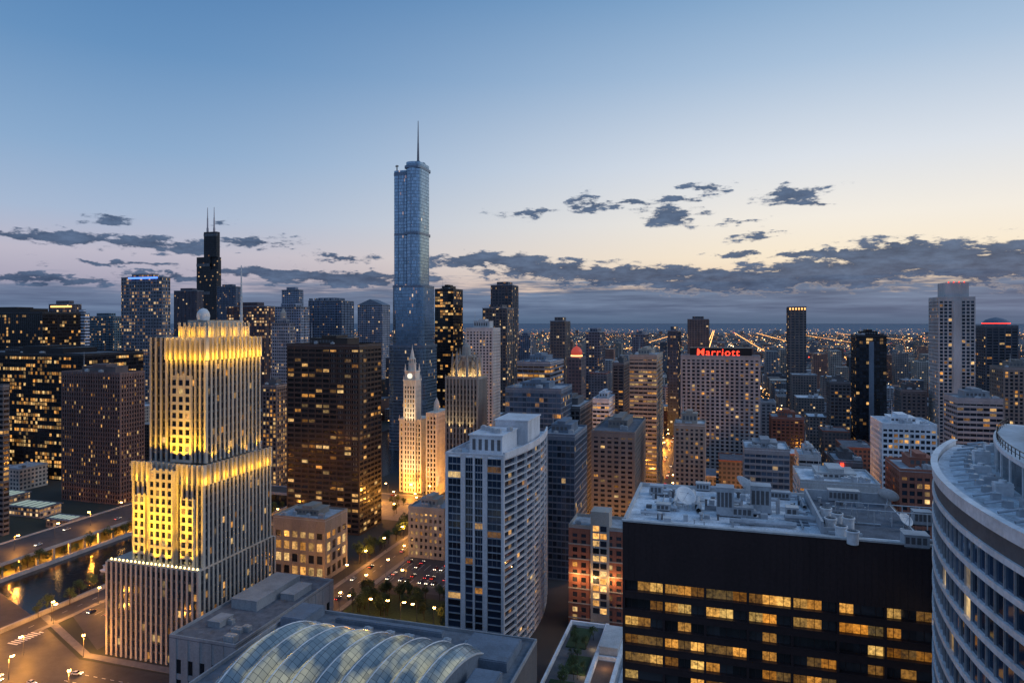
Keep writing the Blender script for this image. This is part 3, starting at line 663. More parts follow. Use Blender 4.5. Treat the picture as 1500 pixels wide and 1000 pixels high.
b=MB(); b.prism([(x0,y0+.8),(x1,y0+.8)]+T2[1:]+[(x0,y0+LEN)],zt,zt+.4); b.build('roof',ROOFW,r)
b=MB(); b.strip(T,T2,zt+.4,zt+3.2); b.box(x0,x0+.6,y0+.8,y0+LEN,zt+.4,zt+2.2); b.build('parapet',WC,r)
for q in ((8,-4,10,34,8.5),(12,1,36,60,12)):
    b=MB(); b.box(x0+q[0],x1+q[1],y0+q[2],y0+q[3],zt+.4,zt+q[4]); b.box(x0+q[0]-.5,x1+q[1]+.5,y0+q[2]-.5,y0+q[3]+.5,zt+q[4],zt+q[4]+.6); b.build('penthouse',WC,r)
for i in range(5): b=MB(); b.box(x0+9.5+i*3,x0+11+i*3,y0+9.85,y0+9.98,zt+2,zt+7.0); b.build('louvre',DARKC,r)
for i in range(5): unit(r,x0+10+i*3.4,y0+U(15,30),zt+9.1,2.4,2.4,1.8)
for i in range(4): unit(r,x0+U(3,6),y0+8+i*12,zt+.4,2.4,3,1.8)
# ================================================================ dark foreground office
D=150; C=ray(912,D); x0,y0=C; x1=x0+ext(C,1372,1,0); y1=y0+36.5; zt=zat(767,D)
FOOTS.append((x0,x1,y0,y1))
r=thing('office_building','dark brown foreground office block with deep lit window bands','office building',((x0+x1)/2,(y0+y1)/2,0))
DKM=mat('dark_brown_panel',(.040,.026,.027),.45,var=.3)
b=MB(); b.box(x0,x1,y0+1.2,y1,0,zt-.2); b.build('core',DKM,r)
b=MB(); b.box(x0,x1,y0,y0+1.2,zt-12.2,zt+.6)
nb=7; cw=(x1-x0-.5)/nb; fh=3.9; wn=[]
for i in range(nb+1): b.box(x0+i*cw,x0+i*cw+.5,y0+.06,y0+1.2,0,zt-12.2)
z=zt-12.2
while z>4:
    for i in range(nb):
        u=x0+i*cw+.5; 
        for h_ in range(3):
            w2=(cw-.5)/3; wn.append((u+w2*(h_+.5),y0+1.15,z-1.15,0,w2,2.3))
    b.box(x0+.5,x1-.5,y0+.03,y0+1.2,z-fh,z-2.3); b.box(x0+.5,x1-.5,y0-.1,y0+.03,z-2.5,z-2.3); z-=fh
for i in range(48):
    u=x0+(x1-x0)*i/48; b.box(u,u+.06,y0-.04,y0,zt-12.1,zt+.5)
b.build('facade_panel',DKM,r)
add_windows(r,wn,winmat('lit_office_glass',.66,cols=((1,.36,.035),(.95,.60,.16)),dark=(.035,.036,.04),st=1.0,cluster=.35,inter=1.5,lo=.10),100,-1,DKM,1)
b=MB(); b.box(x0+.6,x1-.6,y0+.6,y1-.6,zt-.2,zt); b.build('roof',ROOFW,r)
b=MB(); b.box(x0,x1,y0+1.2,y0+1.6,zt,zt+.6); b.box(x0,x0+.6,y0+1.6,y1,zt-.2,zt+1.0); b.box(x0+.6,x1,y1-.6,y1,zt-.2,zt+1.0); b.box(x0-.2,x1,y0-.2,y0+1.0,zt+.6,zt+.95); b.build('parapet',PALE,r)
px0,py0=at(1185,745,zt)
b=MB(); b.box(px0+.5,x1-1,y0+5,y1-2.6,zt,zt+.12); b.build('lower_roof_patch',ROOFD,r)
b=MB(); b.box(px0,px0+.5,y0+5,y1-2,zt,zt+2.6); b.box(px0+.5,x1-.6,y1-2.5,y1-2,zt,zt+2.6); b.box(px0+.5,px0+6,y0+5,y0+5.4,zt,zt+1.4); b.build('screen_wall',DUCT,r)
for i in range(70): 
    b=MB(); xx,yy=U(x0+3,x1-3),U(y0+3,y1-3); s_=U(.2,.8); h_=U(.4,1.6)
    if i%2: b.box(xx,xx+s_*2,yy,yy+s_*2,zt,zt+h_)
    else: b.cyl(xx,yy,zt,zt+h_,s_*.5,n=8); b.cyl(xx,yy,zt+h_,zt+h_+.2,s_*.8,n=8)
    b.build('roof_vent',random.choice((METAL,DUCT,DARKC)),r)
for i in range(28):
    b=MB(); xx=U(x0+3,x1-16); yy=U(y0+4,y1-13); rr=random.choice((.12,.2,.45,.6))
    if i%2: b.tube((xx,yy,zt+rr+.2),(xx+U(4,14),yy,zt+rr+.2),rr,rr,8)
    else: b.tube((xx,yy,zt+rr+.2),(xx,yy+U(4,10),zt+rr+.2),rr,rr,8)
    b.build('roof_pipe',random.choice((METAL,DUCT)),r)
for i in range(9):
    b=MB(); xx=U(x0+3,x1-12); yy=U(y0+4,y1-8); b.box(xx,xx+U(3,8),yy,yy+U(2,5),zt+.002*i+.003,zt+.03+.002*i); b.build('roof_patch',random.choice((ROOF,ROOFD,ROOF)),r)
b=MB()
for i in range(7): xx=px0+5+i*3.4; b.tube((xx,y0+14,zt),(xx,y0+14,zt+3.4),.12,.12,5); b.tube((xx,y0+20,zt),(xx,y0+20,zt+3.4),.12,.12,5)
for yy in (14,20): b.tube((px0+5,y0+yy,zt+3.4),(px0+26,y0+yy,zt+3.4),.14,.14,5)
b.build('pipe_frame',METAL,r)
def rthing(name,label,cat,px,py,z=zt):
    X,Y=at(px,py,z); return thing(name,label,cat,(X,Y,z)),X,Y
def dish(label,px,py,rad,az,z=zt):
    o,X,Y=rthing('satellite_dish',label,'satellite dish',px,py,z)
    b=MB(); b.cyl(X,Y,z,z+rad*.9,.18,.15,8); 
    for i in range(3):
        a=i*2.1; b.tube((X+rad*.5*math.cos(a),Y+rad*.5*math.sin(a),z),(X,Y,z+rad*.7),.06,.06,5)
    b.build('mount',METAL,o)
    b=MB(); b.lathe(0,0,[(rad*t/6,rad*.32*(t/6)**2) for t in range(7)],24); b.lathe(0,0,[(rad,rad*.32),(rad*.98,rad*.32+.06)]+[(rad*t/6,rad*.32*(t/6)**2-.05) for t in range(5,-1,-1)],24)
    d=b.build('bowl',mat('dish_white',(.66,.67,.68),.5),smooth=True); d.parent=o; d.location=(0,0,rad*.95); d.rotation_euler=(math.radians(48),0,az)
    b=MB(); b.tube((rad*.7,0,rad*.2),(0,0,rad*.75),.04,.04,5); b.tube((-rad*.5,rad*.5,rad*.2),(0,0,rad*.75),.04,.04,5); b.tube((-rad*.5,-rad*.5,rad*.2),(0,0,rad*.75),.04,.04,5); b.cyl(0,0,rad*.7,rad*.85,.12,n=8)
    f=b.build('feed_horn',METAL); f.parent=d
dish('large white satellite dish between the two tall roof boxes of the dark foreground block',1091,728,2.9,2.3)
dish('white satellite dish at the left side of the dark foreground block roof',1003,742,2.5,.6)
dish('white satellite dish near the right end of the dark foreground block roof',1300,742,2.4,2.6)
dish('small white satellite dish beside the row of white cooling drums',1325,772,1.6,.7)
def ahu(label,px,py,w,d,h,rot=0,m=DUCT):
    o,X,Y=rthing('air_handler',label,'air conditioning unit',px,py)
    b=MB(); b.box(X-w/2,X+w/2,Y-d/2,Y+d/2,zt+.3,zt+h); b.box(X-w/2-.1,X+w/2+.1,Y-d/2-.1,Y+d/2+.1,zt+h,zt+h+.12)
    b.build('housing',m,o)
    b=MB(); b.box(X-w/2+.2,X+w/2-.2,Y-d/2+.2,Y+d/2-.2,zt,zt+.3); b.build('skid',DARKC,o)
    b=MB(); n=max(2,int(w/.9))
    for i in range(n): b.box(X-w/2+.2+i*(w-.4)/n,X-w/2+.2+(i+.7)*(w-.4)/n,Y-d/2-.06,Y-d/2-.01,zt+h*.35,zt+h*.85)
    b.build('louvre',DARKC,o)
    b=MB(); b.tube((X+w/2,Y,zt+h*.5),(X+w/2+1.6,Y,zt+h*.5),.45,.45,8); b.tube((X+w/2+1.6,Y,zt+h*.55),(X+w/2+1.6,Y,zt),.45,.45,8); b.build('duct',METAL,o)
ahu('tall grey roof box left of the large white dish',1062,754,3.8,3.6,6.6)
ahu('tall grey roof box right of the large white dish',1114,750,4.4,3.8,6.4)
ahu('low grey roof unit joining the two tall roof boxes',1088,757,4.4,2.6,2.4)
ahu('small grey roof unit near the left corner of the dark block',962,724,3.2,2.2,2.4)
ahu('small flat roof unit behind the left white dish',1030,718,3.6,2.4,2.0,m=METAL)
ahu('flat silver roof unit in front of the left white dish',972,747,3.2,2.2,1.6,m=METAL)
ahu('long silver roof unit behind the white cooling drums',1235,734,7,2.6,2.8,m=METAL)
ahu('grey roof unit at the right front corner of the dark block',1340,800,4.4,3.4,2.6)
ahu('dark roof unit behind the right front unit of the dark block',1350,768,3.6,2.8,3.0)
ahu('square silver roof unit left of the screen wall',1160,756,2.6,2.6,2.2,m=METAL)
ahu('long grey roof unit on the open middle of the dark block roof',1140,730,5.5,2.2,1.8)
for i in range(6):
    px,py=[(1217,776),(1232,788),(1249,796),(1210,760),(1226,768),(1243,775)][i]
    X,Y=at(px,py,zt); o=thing('cooling_drum',['leftmost front','middle front','rightmost front','leftmost back','middle back','rightmost back'][i]+' drum of the white cooling drum cluster on the dark block roof','cooling drum',(X,Y,zt),'white cooling drums on the dark block roof')
    b=MB(); b.lathe(X,Y,[(1.1,zt),(1.15,zt+2.2),(1.3,zt+2.3),(1.3,zt+2.6),(1.1,zt+2.65)],20); b.build('drum',mat('drum_white',(.64,.65,.67),.5),o,smooth=False)
    b=MB(); b.cyl(X,Y,zt+2.3,zt+2.4,1.08,n=20); b.box(X-1.05,X+1.05,Y-.05,Y+.05,zt+2.4,zt+2.5); b.box(X-.05,X+.05,Y-1.05,Y+1.05,zt+2.41,zt+2.51); b.build('fan_grille',DARKC,o)
# ================================================================ curved white tower at right
cxx,cyy,RR=130.4,101.2,100.0; zt=126.5
def ap(rr,deg): a=math.radians(deg); return (cxx+rr*math.cos(a),cyy+rr*math.sin(a))
r=thing('curved_office_tower','curved white banded tower with ribbon windows in the right foreground','office tower',(*ap(85,170),0))
FOOTS.append((40,110,120,175))
degs=[150+i*1.25 for i in range(53)]
def arc(rr): return [ap(rr,a) for a in degs]
b=MB(); b.strip(arc(99.5),arc(74),0,zt-.3); b.build('core',mat('dark_glazing',(.02,.03,.045),.2),r)
fh=3.7; z=zt-3.0; wn=[]
A0,A1=arc(100),arc(99.45); A2=arc(99.7)
b=MB(); b.strip(A0,A1,zt-.8,zt+.8); b.strip(arc(100.2),arc(99.2),zt+.8,zt+.95); b.build('parapet',WHITE,r)
b=MB(); b.strip(A2,A1,zt-3.0,zt-.8); b.build('louvre_band',DARKC,r)
fins=MB()
while z>20:
    b=MB(); b.strip(A0,A1,z-.8,z); b.build('spandrel_band',WHITE,r)
    for i in range(len(degs)-1):
        p=ap(99.55,degs[i]+.625); a=math.radians(degs[i]+.625)+math.pi/2
        wn.append((p[0],p[1],z-.8-(fh-.8)/2,a+math.pi,2.1,fh-.8))
    z-=fh
add_windows(r,wn,winmat('ribbon_glass',.045,dark=(.02,.05,.10),metal=.2,rough=.05,st=1.0,cols=((1,.6,.2),(1,.75,.4)),spec=.9),100)
for i in range(0,len(degs),1):
    p,q=ap(99.5,degs[i]),ap(99.8,degs[i]); t=math.radians(degs[i]); dx,dy=-math.sin(t)*.05,math.cos(t)*.05
    fins.prism([(p[0]-dx,p[1]-dy),(q[0]-dx,q[1]-dy),(q[0]+dx,q[1]+dy),(p[0]+dx,p[1]+dy)],16,zt-3.1)
fins.build('mullion',METAL,r)
b=MB(); b.strip(arc(99.2),arc(74.2),zt-.3,zt); b.build('roof',ROOFW,r)
b=MB(); b.strip(arc(91),arc(80),zt,zt+4.2); b.build('penthouse',mat('screen_glass',(.07,.09,.11),.2,.3),r)
b=MB(); b.strip(arc(91.6),arc(79),zt+4.2,zt+4.8); b.build('canopy_ring',WHITE,r)
b=MB(); b.strip(arc(87)[:34],arc(80)[:34],zt+4.8,zt+8.0); b.build('upper_penthouse',DARKC,r)
b=MB(); b.strip(arc(91.2),arc(91.1),zt+5.9,zt+6.0); b.strip(arc(91.2),arc(91.1),zt+5.3,zt+5.36)
for i in range(len(degs)): p=ap(91.15,degs[i]); b.box(p[0]-.05,p[0]+.05,p[1]-.05,p[1]+.05,zt+4.8,zt+5.9)
b.build('roof_railing',BLACK,r)
for i in range(0,len(degs),3):
    b=MB(); p=ap(91.3,degs[i]); b.box(p[0]-.12,p[0]+.12,p[1]-.12,p[1]+.12,zt,zt+4.2); b.build('screen_post',WHITE,r)
for i in range(0,len(degs),2):
    b=MB(); p=ap(97.6,degs[i]); q=ap(95,degs[i]); b.tube((*p,zt+.3),(*q,zt+.9),.18,.18,6); b.box(q[0]-.5,q[0]+.5,q[1]-.5,q[1]+.5,zt,zt+.9); b.build('roof_davit',METAL,r)
for i in range(9):
    p=ap(93.4+U(-1,.6),153+i*4.5+U(-1,1)); unit(r,p[0],p[1],zt,U(1.5,3.0),1.4,U(1.0,2.2),random.choice((WHITE,METAL,DUCT)))
X,Y=ap(93.5,187); b=MB(); b.lathe(X,Y,[(3.4,zt),(3.4,zt+5.5),(3.7,zt+5.6),(3.7,zt+6.4),(.1,zt+6.5)],28); b.build('roof_drum',WHITE,r)
# ================================================================ vaulted hall in the foreground
r=thing('vaulted_hall','low hall with a long ribbed glass barrel vault roof in the foreground','hall',(-110,195,0))
FOOTS.append((-160,-62,150,240))
b=MB(); b.box(-160,-62,140,238,0,34.6); b.build('wall',DARKC,r)
b=MB(); b.box(-159.9,-62.1,140.1,237.9,34.6,35); b.build('roof',mat('slate_roof',(.15,.17,.20),.8,var=.45,scale=.3),r)
parapet(r,(-160,-62,140,238),35,CONC,1.2,.6)
for q in ((-158,-148,222,236.5,38.5),(-84,-66,214,232,38.2),(-74,-65,186,206,39.5),(-140,-96,231,234,36.6)):
    b=MB(); b.box(*q[:4],35,q[4]); b.box(q[0]+.4,q[1]-.4,q[2]+.4,q[3]-.4,q[4],q[4]+.3); b.build('penthouse',GREYB,r)
VG,t,p=newmat('vault_glass'); g=t.n.new('ShaderNodeNewGeometry'); pos=g.outputs['Position']; Pz=t.sep(pos)
gx=t.m('LESS_THAN',t.m('FRACT',t.m('DIVIDE',Pz[0],1.9)),.06); gy=t.m('LESS_THAN',t.m('FRACT',t.m('DIVIDE',Pz[1],2.2)),.06); gr=t.m('MAXIMUM',gx,gy)
n2=t.wn(t.comb(t.m('FLOOR',t.m('DIVIDE',Pz[0],1.9)),t.m('FLOOR',t.m('DIVIDE',Pz[1],2.2)),0.0),'3D')
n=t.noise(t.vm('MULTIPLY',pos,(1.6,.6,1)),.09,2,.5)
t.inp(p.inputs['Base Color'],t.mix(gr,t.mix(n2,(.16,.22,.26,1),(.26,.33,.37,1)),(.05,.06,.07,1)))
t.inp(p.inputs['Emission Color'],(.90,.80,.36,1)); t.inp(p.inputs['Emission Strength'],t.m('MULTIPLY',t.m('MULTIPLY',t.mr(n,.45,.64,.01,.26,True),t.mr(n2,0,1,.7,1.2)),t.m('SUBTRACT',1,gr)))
p.inputs['Roughness'].default_value=.18; p.inputs['Metallic'].default_value=.3
def V(x,s,dr):
    a=math.radians(180-180*s)*.82+math.radians(16.2)
    return (x-6*(.5-s),196+(28+dr)*math.cos(a),30.6+(12.2+dr)*math.sin(a))
nbv=9
def bulge(q): return 3.0*math.sin(math.pi*q**.62)
for k in range(nbv):
    b=MB(); xa=-146+k*7.6
    for m_ in range(8):
        for s in range(20):
            q0=m_/8; q1=(m_+1)/8; xs=[xa+7.6*q0,xa+7.6*q1]; e0=math.sin(math.pi*s/20)**.4; e1=math.sin(math.pi*(s+1)/20)**.4 if s<19 else 0
            b.q(V(xs[0],s/20,bulge(q0)*e0),V(xs[1],s/20,bulge(q1)*e0),V(xs[1],(s+1)/20,bulge(q1)*e1),V(xs[0],(s+1)/20,bulge(q0)*e1))
    b.build('glass_panel',VG,r,smooth=True)
for k in range(nbv+1):
    b=MB()
    for s in range(20): b.tube(V(-146+k*7.6,s/20,.1),V(-146+k*7.6,(s+1)/20,.1),.38,.38,6)
    b.build('rib',PALE,r)
for k in range(nbv):
    b=MB(); q_=.33; xx=-146+k*7.6+7.6*q_
    for s in range(1,19): b.tube(V(xx,s/20,bulge(q_)*math.sin(math.pi*s/20)**.4),V(xx,(s+1)/20,bulge(q_)*math.sin(math.pi*(s+1)/20)**.4),.2,.2,6)
    b.build('crest_rib',WHITE,r)
for x in (-146,-77.6):
    b=MB(); n=20
    for s in range(n): 
        p0,p1=V(x,s/n,0),V(x,(s+1)/n,0); b.q((p0[0],p0[1],34.9),(p1[0],p1[1],34.9),p1,p0)
    b.build('end_wall',GREYB,r)
b=MB(); b.box(-151,-72,221.3,222.3,35,36.4); b.build('vault_curb',CONC,r)
b=MB(); b.box(-151,-72,169.5,170.5,35,36.4); b.build('vault_curb',CONC,r)
for i in range(9): unit(r,-150+U(0,80),U(225,229),35,U(2,4),2,U(1.2,2))
for i in range(6): unit(r,-70+U(-2,4),155+i*7,35,3,2.4,1.8)
# terrace with planting
r=thing('roof_terrace','low terrace with small lawns and white parapets beside the dark foreground block','terrace',(-44,255,0))
b=MB(); b.box(-60.5,-24,200,292,0,20); b.build('podium',CONC,r)
LAWN=mat('lawn',(.035,.06,.028),.95,var=.5,scale=.8)
for q in ((-58,-52,208,222),(-58,-49,228,242),(-55,-46.5,248,262),(-58,-50,268,286)):
    b=MB(); b.box(*q,20,20.5); b.build('lawn',LAWN,r)
b=MB(); b.box(-59.5,-45.3,205,289,20,20.1); b.build('paving',DARKC,r)
b=MB(); b.box(-45.2,-43.8,200,290,20,22); b.box(-36.6,-35.4,200,284,20,22); b.box(-60.4,-59.6,200,290,20,21.6); b.box(-59.6,-45.2,289,290,20,21.6); b.box(-43.8,-36.6,262,263,20,21.4); b.build('parapet',WHITE,r)
b=MB(); b.box(-43.7,-36.7,201,261,20,20.2); b.build('deck',mat('timber_deck',(.14,.09,.07)),r)
b=MB(); b.box(-43.7,-36.7,264,283,20,24); b.box(-44,-36.4,263.7,283.3,24,24.4); b.build('stair_hut',PALE,r)
b=MB(); b.box(-34,-25,206,286,20,20.4); b.build('side_roof',ROOF,r)
for i in range(5): unit(r,-30+U(-2,2),214+i*15,20.4,3,3,2)
for i in range(4): plight(-40,215+i*20,22.5,320,(1,.6,.25))
for i in range(3): plight(-47,225+i*22,21.5,160,(1,.7,.35))
FOOTS.append((-62,-22,200,292))
# warm wash on the brick building
for i in range(3): plight(bft[0]+4+i*9,bft[2]-3,26,2200,(1,.5,.15))
# ================================================================ ground & water & roads
def sheet(name,pts,z,m,kind='structure'):
    b=MB(); b.q(*[(x,y,z) for x,y in pts]); return tag(b.build(name,m),kind=kind)
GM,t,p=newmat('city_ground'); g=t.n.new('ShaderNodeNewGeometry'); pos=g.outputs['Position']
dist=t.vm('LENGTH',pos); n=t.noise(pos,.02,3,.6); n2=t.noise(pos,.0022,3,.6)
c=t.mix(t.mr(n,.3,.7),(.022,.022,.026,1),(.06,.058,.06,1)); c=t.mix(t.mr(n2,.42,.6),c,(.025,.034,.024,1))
t.inp(p.inputs['Base Color'],t.mix(t.mr(dist,3000,14000),c,(.08,.13,.19,1))); p.inputs['Roughness'].default_value=.9  # aerial haze painted into the ground colour, bluer with distance
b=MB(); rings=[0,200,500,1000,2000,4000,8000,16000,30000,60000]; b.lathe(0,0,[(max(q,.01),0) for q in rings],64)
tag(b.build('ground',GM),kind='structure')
ASP=mat('asphalt',(.055,.055,.06),.6,var=.35,scale=.2); PAV=mat('paving',(.17,.165,.165),.85,var=.3,scale=.4)
WAT,t,p=newmat('river_water'); p.inputs['Base Color'].default_value=(.010,.016,.02,1); p.inputs['Roughness'].default_value=.12
bu=t.n.new('ShaderNodeBump'); bu.inputs['Strength'].default_value=.35; bu.inputs['Distance'].default_value=.4
t.inp(bu.inputs['Height'],t.noise(t.n.new('ShaderNodeNewGeometry').outputs['Position'],.35,4,.6)); t.inp(p.inputs['Normal'],bu.outputs[0])
sheet('river',[(-395,100),(-335,100),(-330,480),(-306,640),(-372,860),(-372,1500),(-440,1500),(-440,800),(-372,600),(-395,440)],.02,WAT)
MARK=mat('road_paint',(.75,.75,.7),.6)
def road(name,x0,x1,y0,y1,z=.06,along='Y'):
    sheet(name,[(x0,y0),(x1,y0),(x1,y1),(x0,y1)],z,ASP)
    b=MB(); w=3.2
    if along=='Y':
        b.box(x0-w,x0,y0,y1,0,.18); b.box(x1,x1+w,y0,y1,0,.18)
    else:
        b.box(x0,x1,y0-w,y0,0,.181); b.box(x0,x1,y1,y1+w,0,.181)
    tag(b.build('pavement',PAV),kind='structure')
    m=MB()
    if along=='Y':
        c=(x0+x1)/2; y=y0+3
        while y<min(y1,1600): m.q((c-.1,y,z+.006),(c+.1,y,z+.006),(c+.1,y+3,z+.006),(c-.1,y+3,z+.006)); y+=9
    else:
        c=(y0+y1)/2; x=x0+3
        while x<x1: m.q((x,c-.1,z+.006),(x+3,c-.1,z+.006),(x+3,c+.1,z+.006),(x,c+.1,z+.006)); x+=9
    tag(m.build('road_marking',MARK),kind='structure')
road('street',-59,-41,300,6000,.06)
road('avenue',-300,420,518,540,.08,'X')
road('street',-206,-190,240,517,.064)
road('quay_road',-330,-318,250,516,.07)
road('cross_street',-320,-207,304,316,.075,'X')
sheet('road',[(-430,196),(-270,196),(-210,214),(-210,236),(-272,236),(-330,262),(-430,300)],.05,ASP)
b=MB(); b.prism([(-272,237.5),(-209,237.5),(-209,241.5),(-272,241.5)],0,.17); b.prism([(-330,264),(-272,238),(-271,241),(-329,267.5)],0,.172); b.prism([(-330,192),(-268,192),(-268,195),(-330,195)],0,.17); tag(b.build('pavement',PAV),kind='structure')
sheet('parking_lot',[(-316,270),(-272,245),(-272,300),(-316,300)],.055,ASP)
sheet('parking_lot',[(-186,348),(-128,348),(-128,410),(-186,410)],.055,ASP)
sheet('plaza',[(-300,470),(-209.5,470),(-209.5,514),(-300,514)],.05,PAV)
sheet('garden_ground',[(-186,312),(-124,312),(-124,342),(-186,342)],.05,LAWN)
m=MB()
for i in range(9): m.q((-270+i*1.6,205,.06),(-269.2+i*1.6,205,.06),(-269.2+i*1.6,211,.06),(-270+i*1.6,211,.06))
for i in range(9): m.q((-318,238+i*1.6,.06),(-312,238+i*1.6,.06),(-312,238.8+i*1.6,.06),(-318,238.8+i*1.6,.06))
for i in range(12): m.q((-262+i*4.5,220,.06),(-260+i*4.5,220,.06),(-260+i*4.5,220.3,.06),(-262+i*4.5,220.3,.06)); m.q((-262+i*4.5,226,.06),(-260+i*4.5,226,.06),(-260+i*4.5,226.3,.06),(-262+i*4.5,226.3,.06))
for i in range(14): m.q((-186+i*4.1,360,.062),(-185.85+i*4.1,360,.062),(-185.85+i*4.1,365,.062),(-186+i*4.1,365,.062)); m.q((-186+i*4.1,380,.062),(-185.85+i*4.1,380,.062),(-185.85+i*4.1,390,.062),(-186+i*4.1,390,.062))
for i in range(10): m.q((-314+i*4,274,.062),(-313.85+i*4,274,.062),(-313.85+i*4,279,.062),(-314+i*4,279,.062))
tag(m.build('road_marking',MARK),kind='structure')
for q in ((-332,-330.5,100,478,'near'),(-397,-395.2,100,440,'far')):
    b=MB(); b.box(*q[:4],0,2.2); tag(b.build('quay_wall',CONC),'concrete quay wall along the %s bank of the dark river'%q[4],'quay wall')
r=thing('riverside_viaduct','double deck riverside road with orange lit lower deck across the river','viaduct',(-415,320,0))
b=MB(); b.box(-438,-402,120,470,7,8); b.build('upper_deck',ASP,r)
b=MB(); b.box(-401.9,-401.4,120,470,7.2,9.1); b.box(-438.6,-438.1,120,470,7.2,9.1); b.build('parapet',CONC,r)
for i in range(32):
    b=MB(); b.box(-404,-402.8,122+i*11,123.2+i*11,0,7); b.build('column',CONC,r)
for i in range(11): plight(-406,165+i*28,4.6,26000,(1,.34,.03))
r=thing('road_bridge','low road bridge crossing the river beside the plaza','bridge',(-350,505,0))
b=MB(); b.box(-402,-302,494,514,5,6.2); b.build('deck',ASP,r); b=MB(); b.box(-402,-302,493.3,493.9,5.2,7.2); b.box(-402,-302,514.1,514.7,5.2,7.2); b.build('railing',CONC,r)
for q in (-378,-332):
    b=MB(); b.box(q,q+8,495,513,0,5); b.build('pier',CONC,r)
for i,(px,py,w,d,h) in enumerate(((50,752,34,18,7),(10,738,30,16,9),(95,770,22,12,6))):
    X,Y=at(px,py,0); r=thing('pavilion',['long low pavilion with pale lit roof lights left of the river','low pavilion at the left edge behind the long pavilion','small low pavilion nearest the river on the left'][i],'pavilion',(X,Y,0))
    b=MB(); b.box(X-w/2,X+w/2,Y-d/2,Y+d/2,0,h); b.build('wall',farmat('pav%d'%i,(.2,.2,.2),3,3.5,.5,1.2),r)
    b=MB(); b.box(X-w/2-1,X+w/2+1,Y-d/2-1,Y+d/2+1,h,h+.6); b.build('roof',ROOFD,r)
    for j in range(5):
        b=MB(); b.box(X-w/2+1+j*w/5.2,X-w/2+1+(j+.6)*w/5.2,Y-d/2+2,Y+d/2-2,h+.6,h+.9); b.build('skylight',emat('skylight_glow',(.6,.75,.65),.4),r)
    FOOTS.append((X-w,X+w,Y-d,Y+d))
X,Y=at(155,826,0); X=-352
r=thing('tour_boat','long white tour boat moored on the dark river','boat',(X,Y,0))
hull=[(X-3,Y-12),(X+3,Y-12),(X+3,Y+8),(X,Y+14),(X-3,Y+8)]
b=MB(); b.prism([(X+(a-X)*.85,Y+(c-Y)*.95) for a,c in hull],.05,1.5,0,hull); b.build('hull',WHITE,r)
b=MB(); b.box(X-2.4,X+2.4,Y-10,Y+5,1.5,3.6); b.box(X-2.6,X+2.6,Y-10.5,Y+5.5,3.6,3.8); b.build('cabin',PALE,r)
for i in range(6):
    b=MB(); b.box(X+2.41,X+2.46,Y-9.3+i*2.4,Y-7.6+i*2.4,2.1,3.2); b.build('cabin_window',W_GOLD,r)
# ================================================================ street lamps, cars, trees
LAMP=emat('sodium_lamp',(1,.5,.13),40)
POLE=mat('lamp_pole',(.08,.08,.09),.5)
lp=thing('street_lamp','orange glowing street lamp on a curved pole along the city streets','street lamp',(0,0,0),'street lamps along the streets')
b=MB(); b.cyl(0,0,0,8.6,.14,.09,8); b.tube((0,0,8.5),(1.8,0,9.3),.07,.06,6); b.cyl(0,0,0,.6,.25,.2,8); b.build('pole',POLE,lp)
b=MB(); b.box(1.5,2.6,-.28,.28,9.28,9.5); b.build('lamp_head',POLE,lp)
b=MB(); b.box(1.4,2.7,-.5,.5,8.8,9.27); b.build('bulb',LAMP,lp)
reg(lp); first=[True]
OR=(1,.38,.05)
def lamp(x,y,e=0,z=0,col=OR):
    if first[0]: o=lp; first[0]=False
    else: o=copy_tree(lp)
    o.location=(x,y,z); o.rotation_euler=(0,0,U(0,6.28))
    if e: plight(x+1,y,z+8.4,e,col,.5)
for i,y in enumerate(range(310,2300,34)):
    for x in (-61,-39): lamp(x,y,48000 if y<1300 and x==-61 and i%2 else 0)
for i,x in enumerate(range(-296,-150,20)): lamp(x,516,30000 if i%2 else 0); lamp(x,542,30000 if not i%2 else 0)
for x in range(-150,300,40): lamp(x,516,26000)
for i,y in enumerate(range(250,510,26)): lamp(-208,y,11000 if i%2 else 0); lamp(-188,y+12,0)
for i,y in enumerate(range(260,500,26)): lamp(-316.5,y,8000 if i%2 else 0)
for i,x in enumerate(range(-300,-210,22)): lamp(x,302,5000 if i%2 else 0)
for p_ in ((-250,212),(-285,214),(-300,232),(-330,240),(-345,215),(-272,238),(-320,262),(-300,200)): lamp(*p_,15000)
for i in range(13): lamp(-420,130+i*27,11000 if i%2 else 0,8)
for i,p_ in enumerate(((-290,480),(-265,490),(-240,480),(-215,490),(-230,505),(-275,505))): lamp(*p_,24000 if i%2 else 0)
for p_ in ((-170,356),(-145,400)): lamp(*p_,4000)
for p_ in ((-145,356),(-170,400)): lamp(*p_,0)
for i in range(7): lamp(-180+i*9,314,1200 if i%2 else 0)
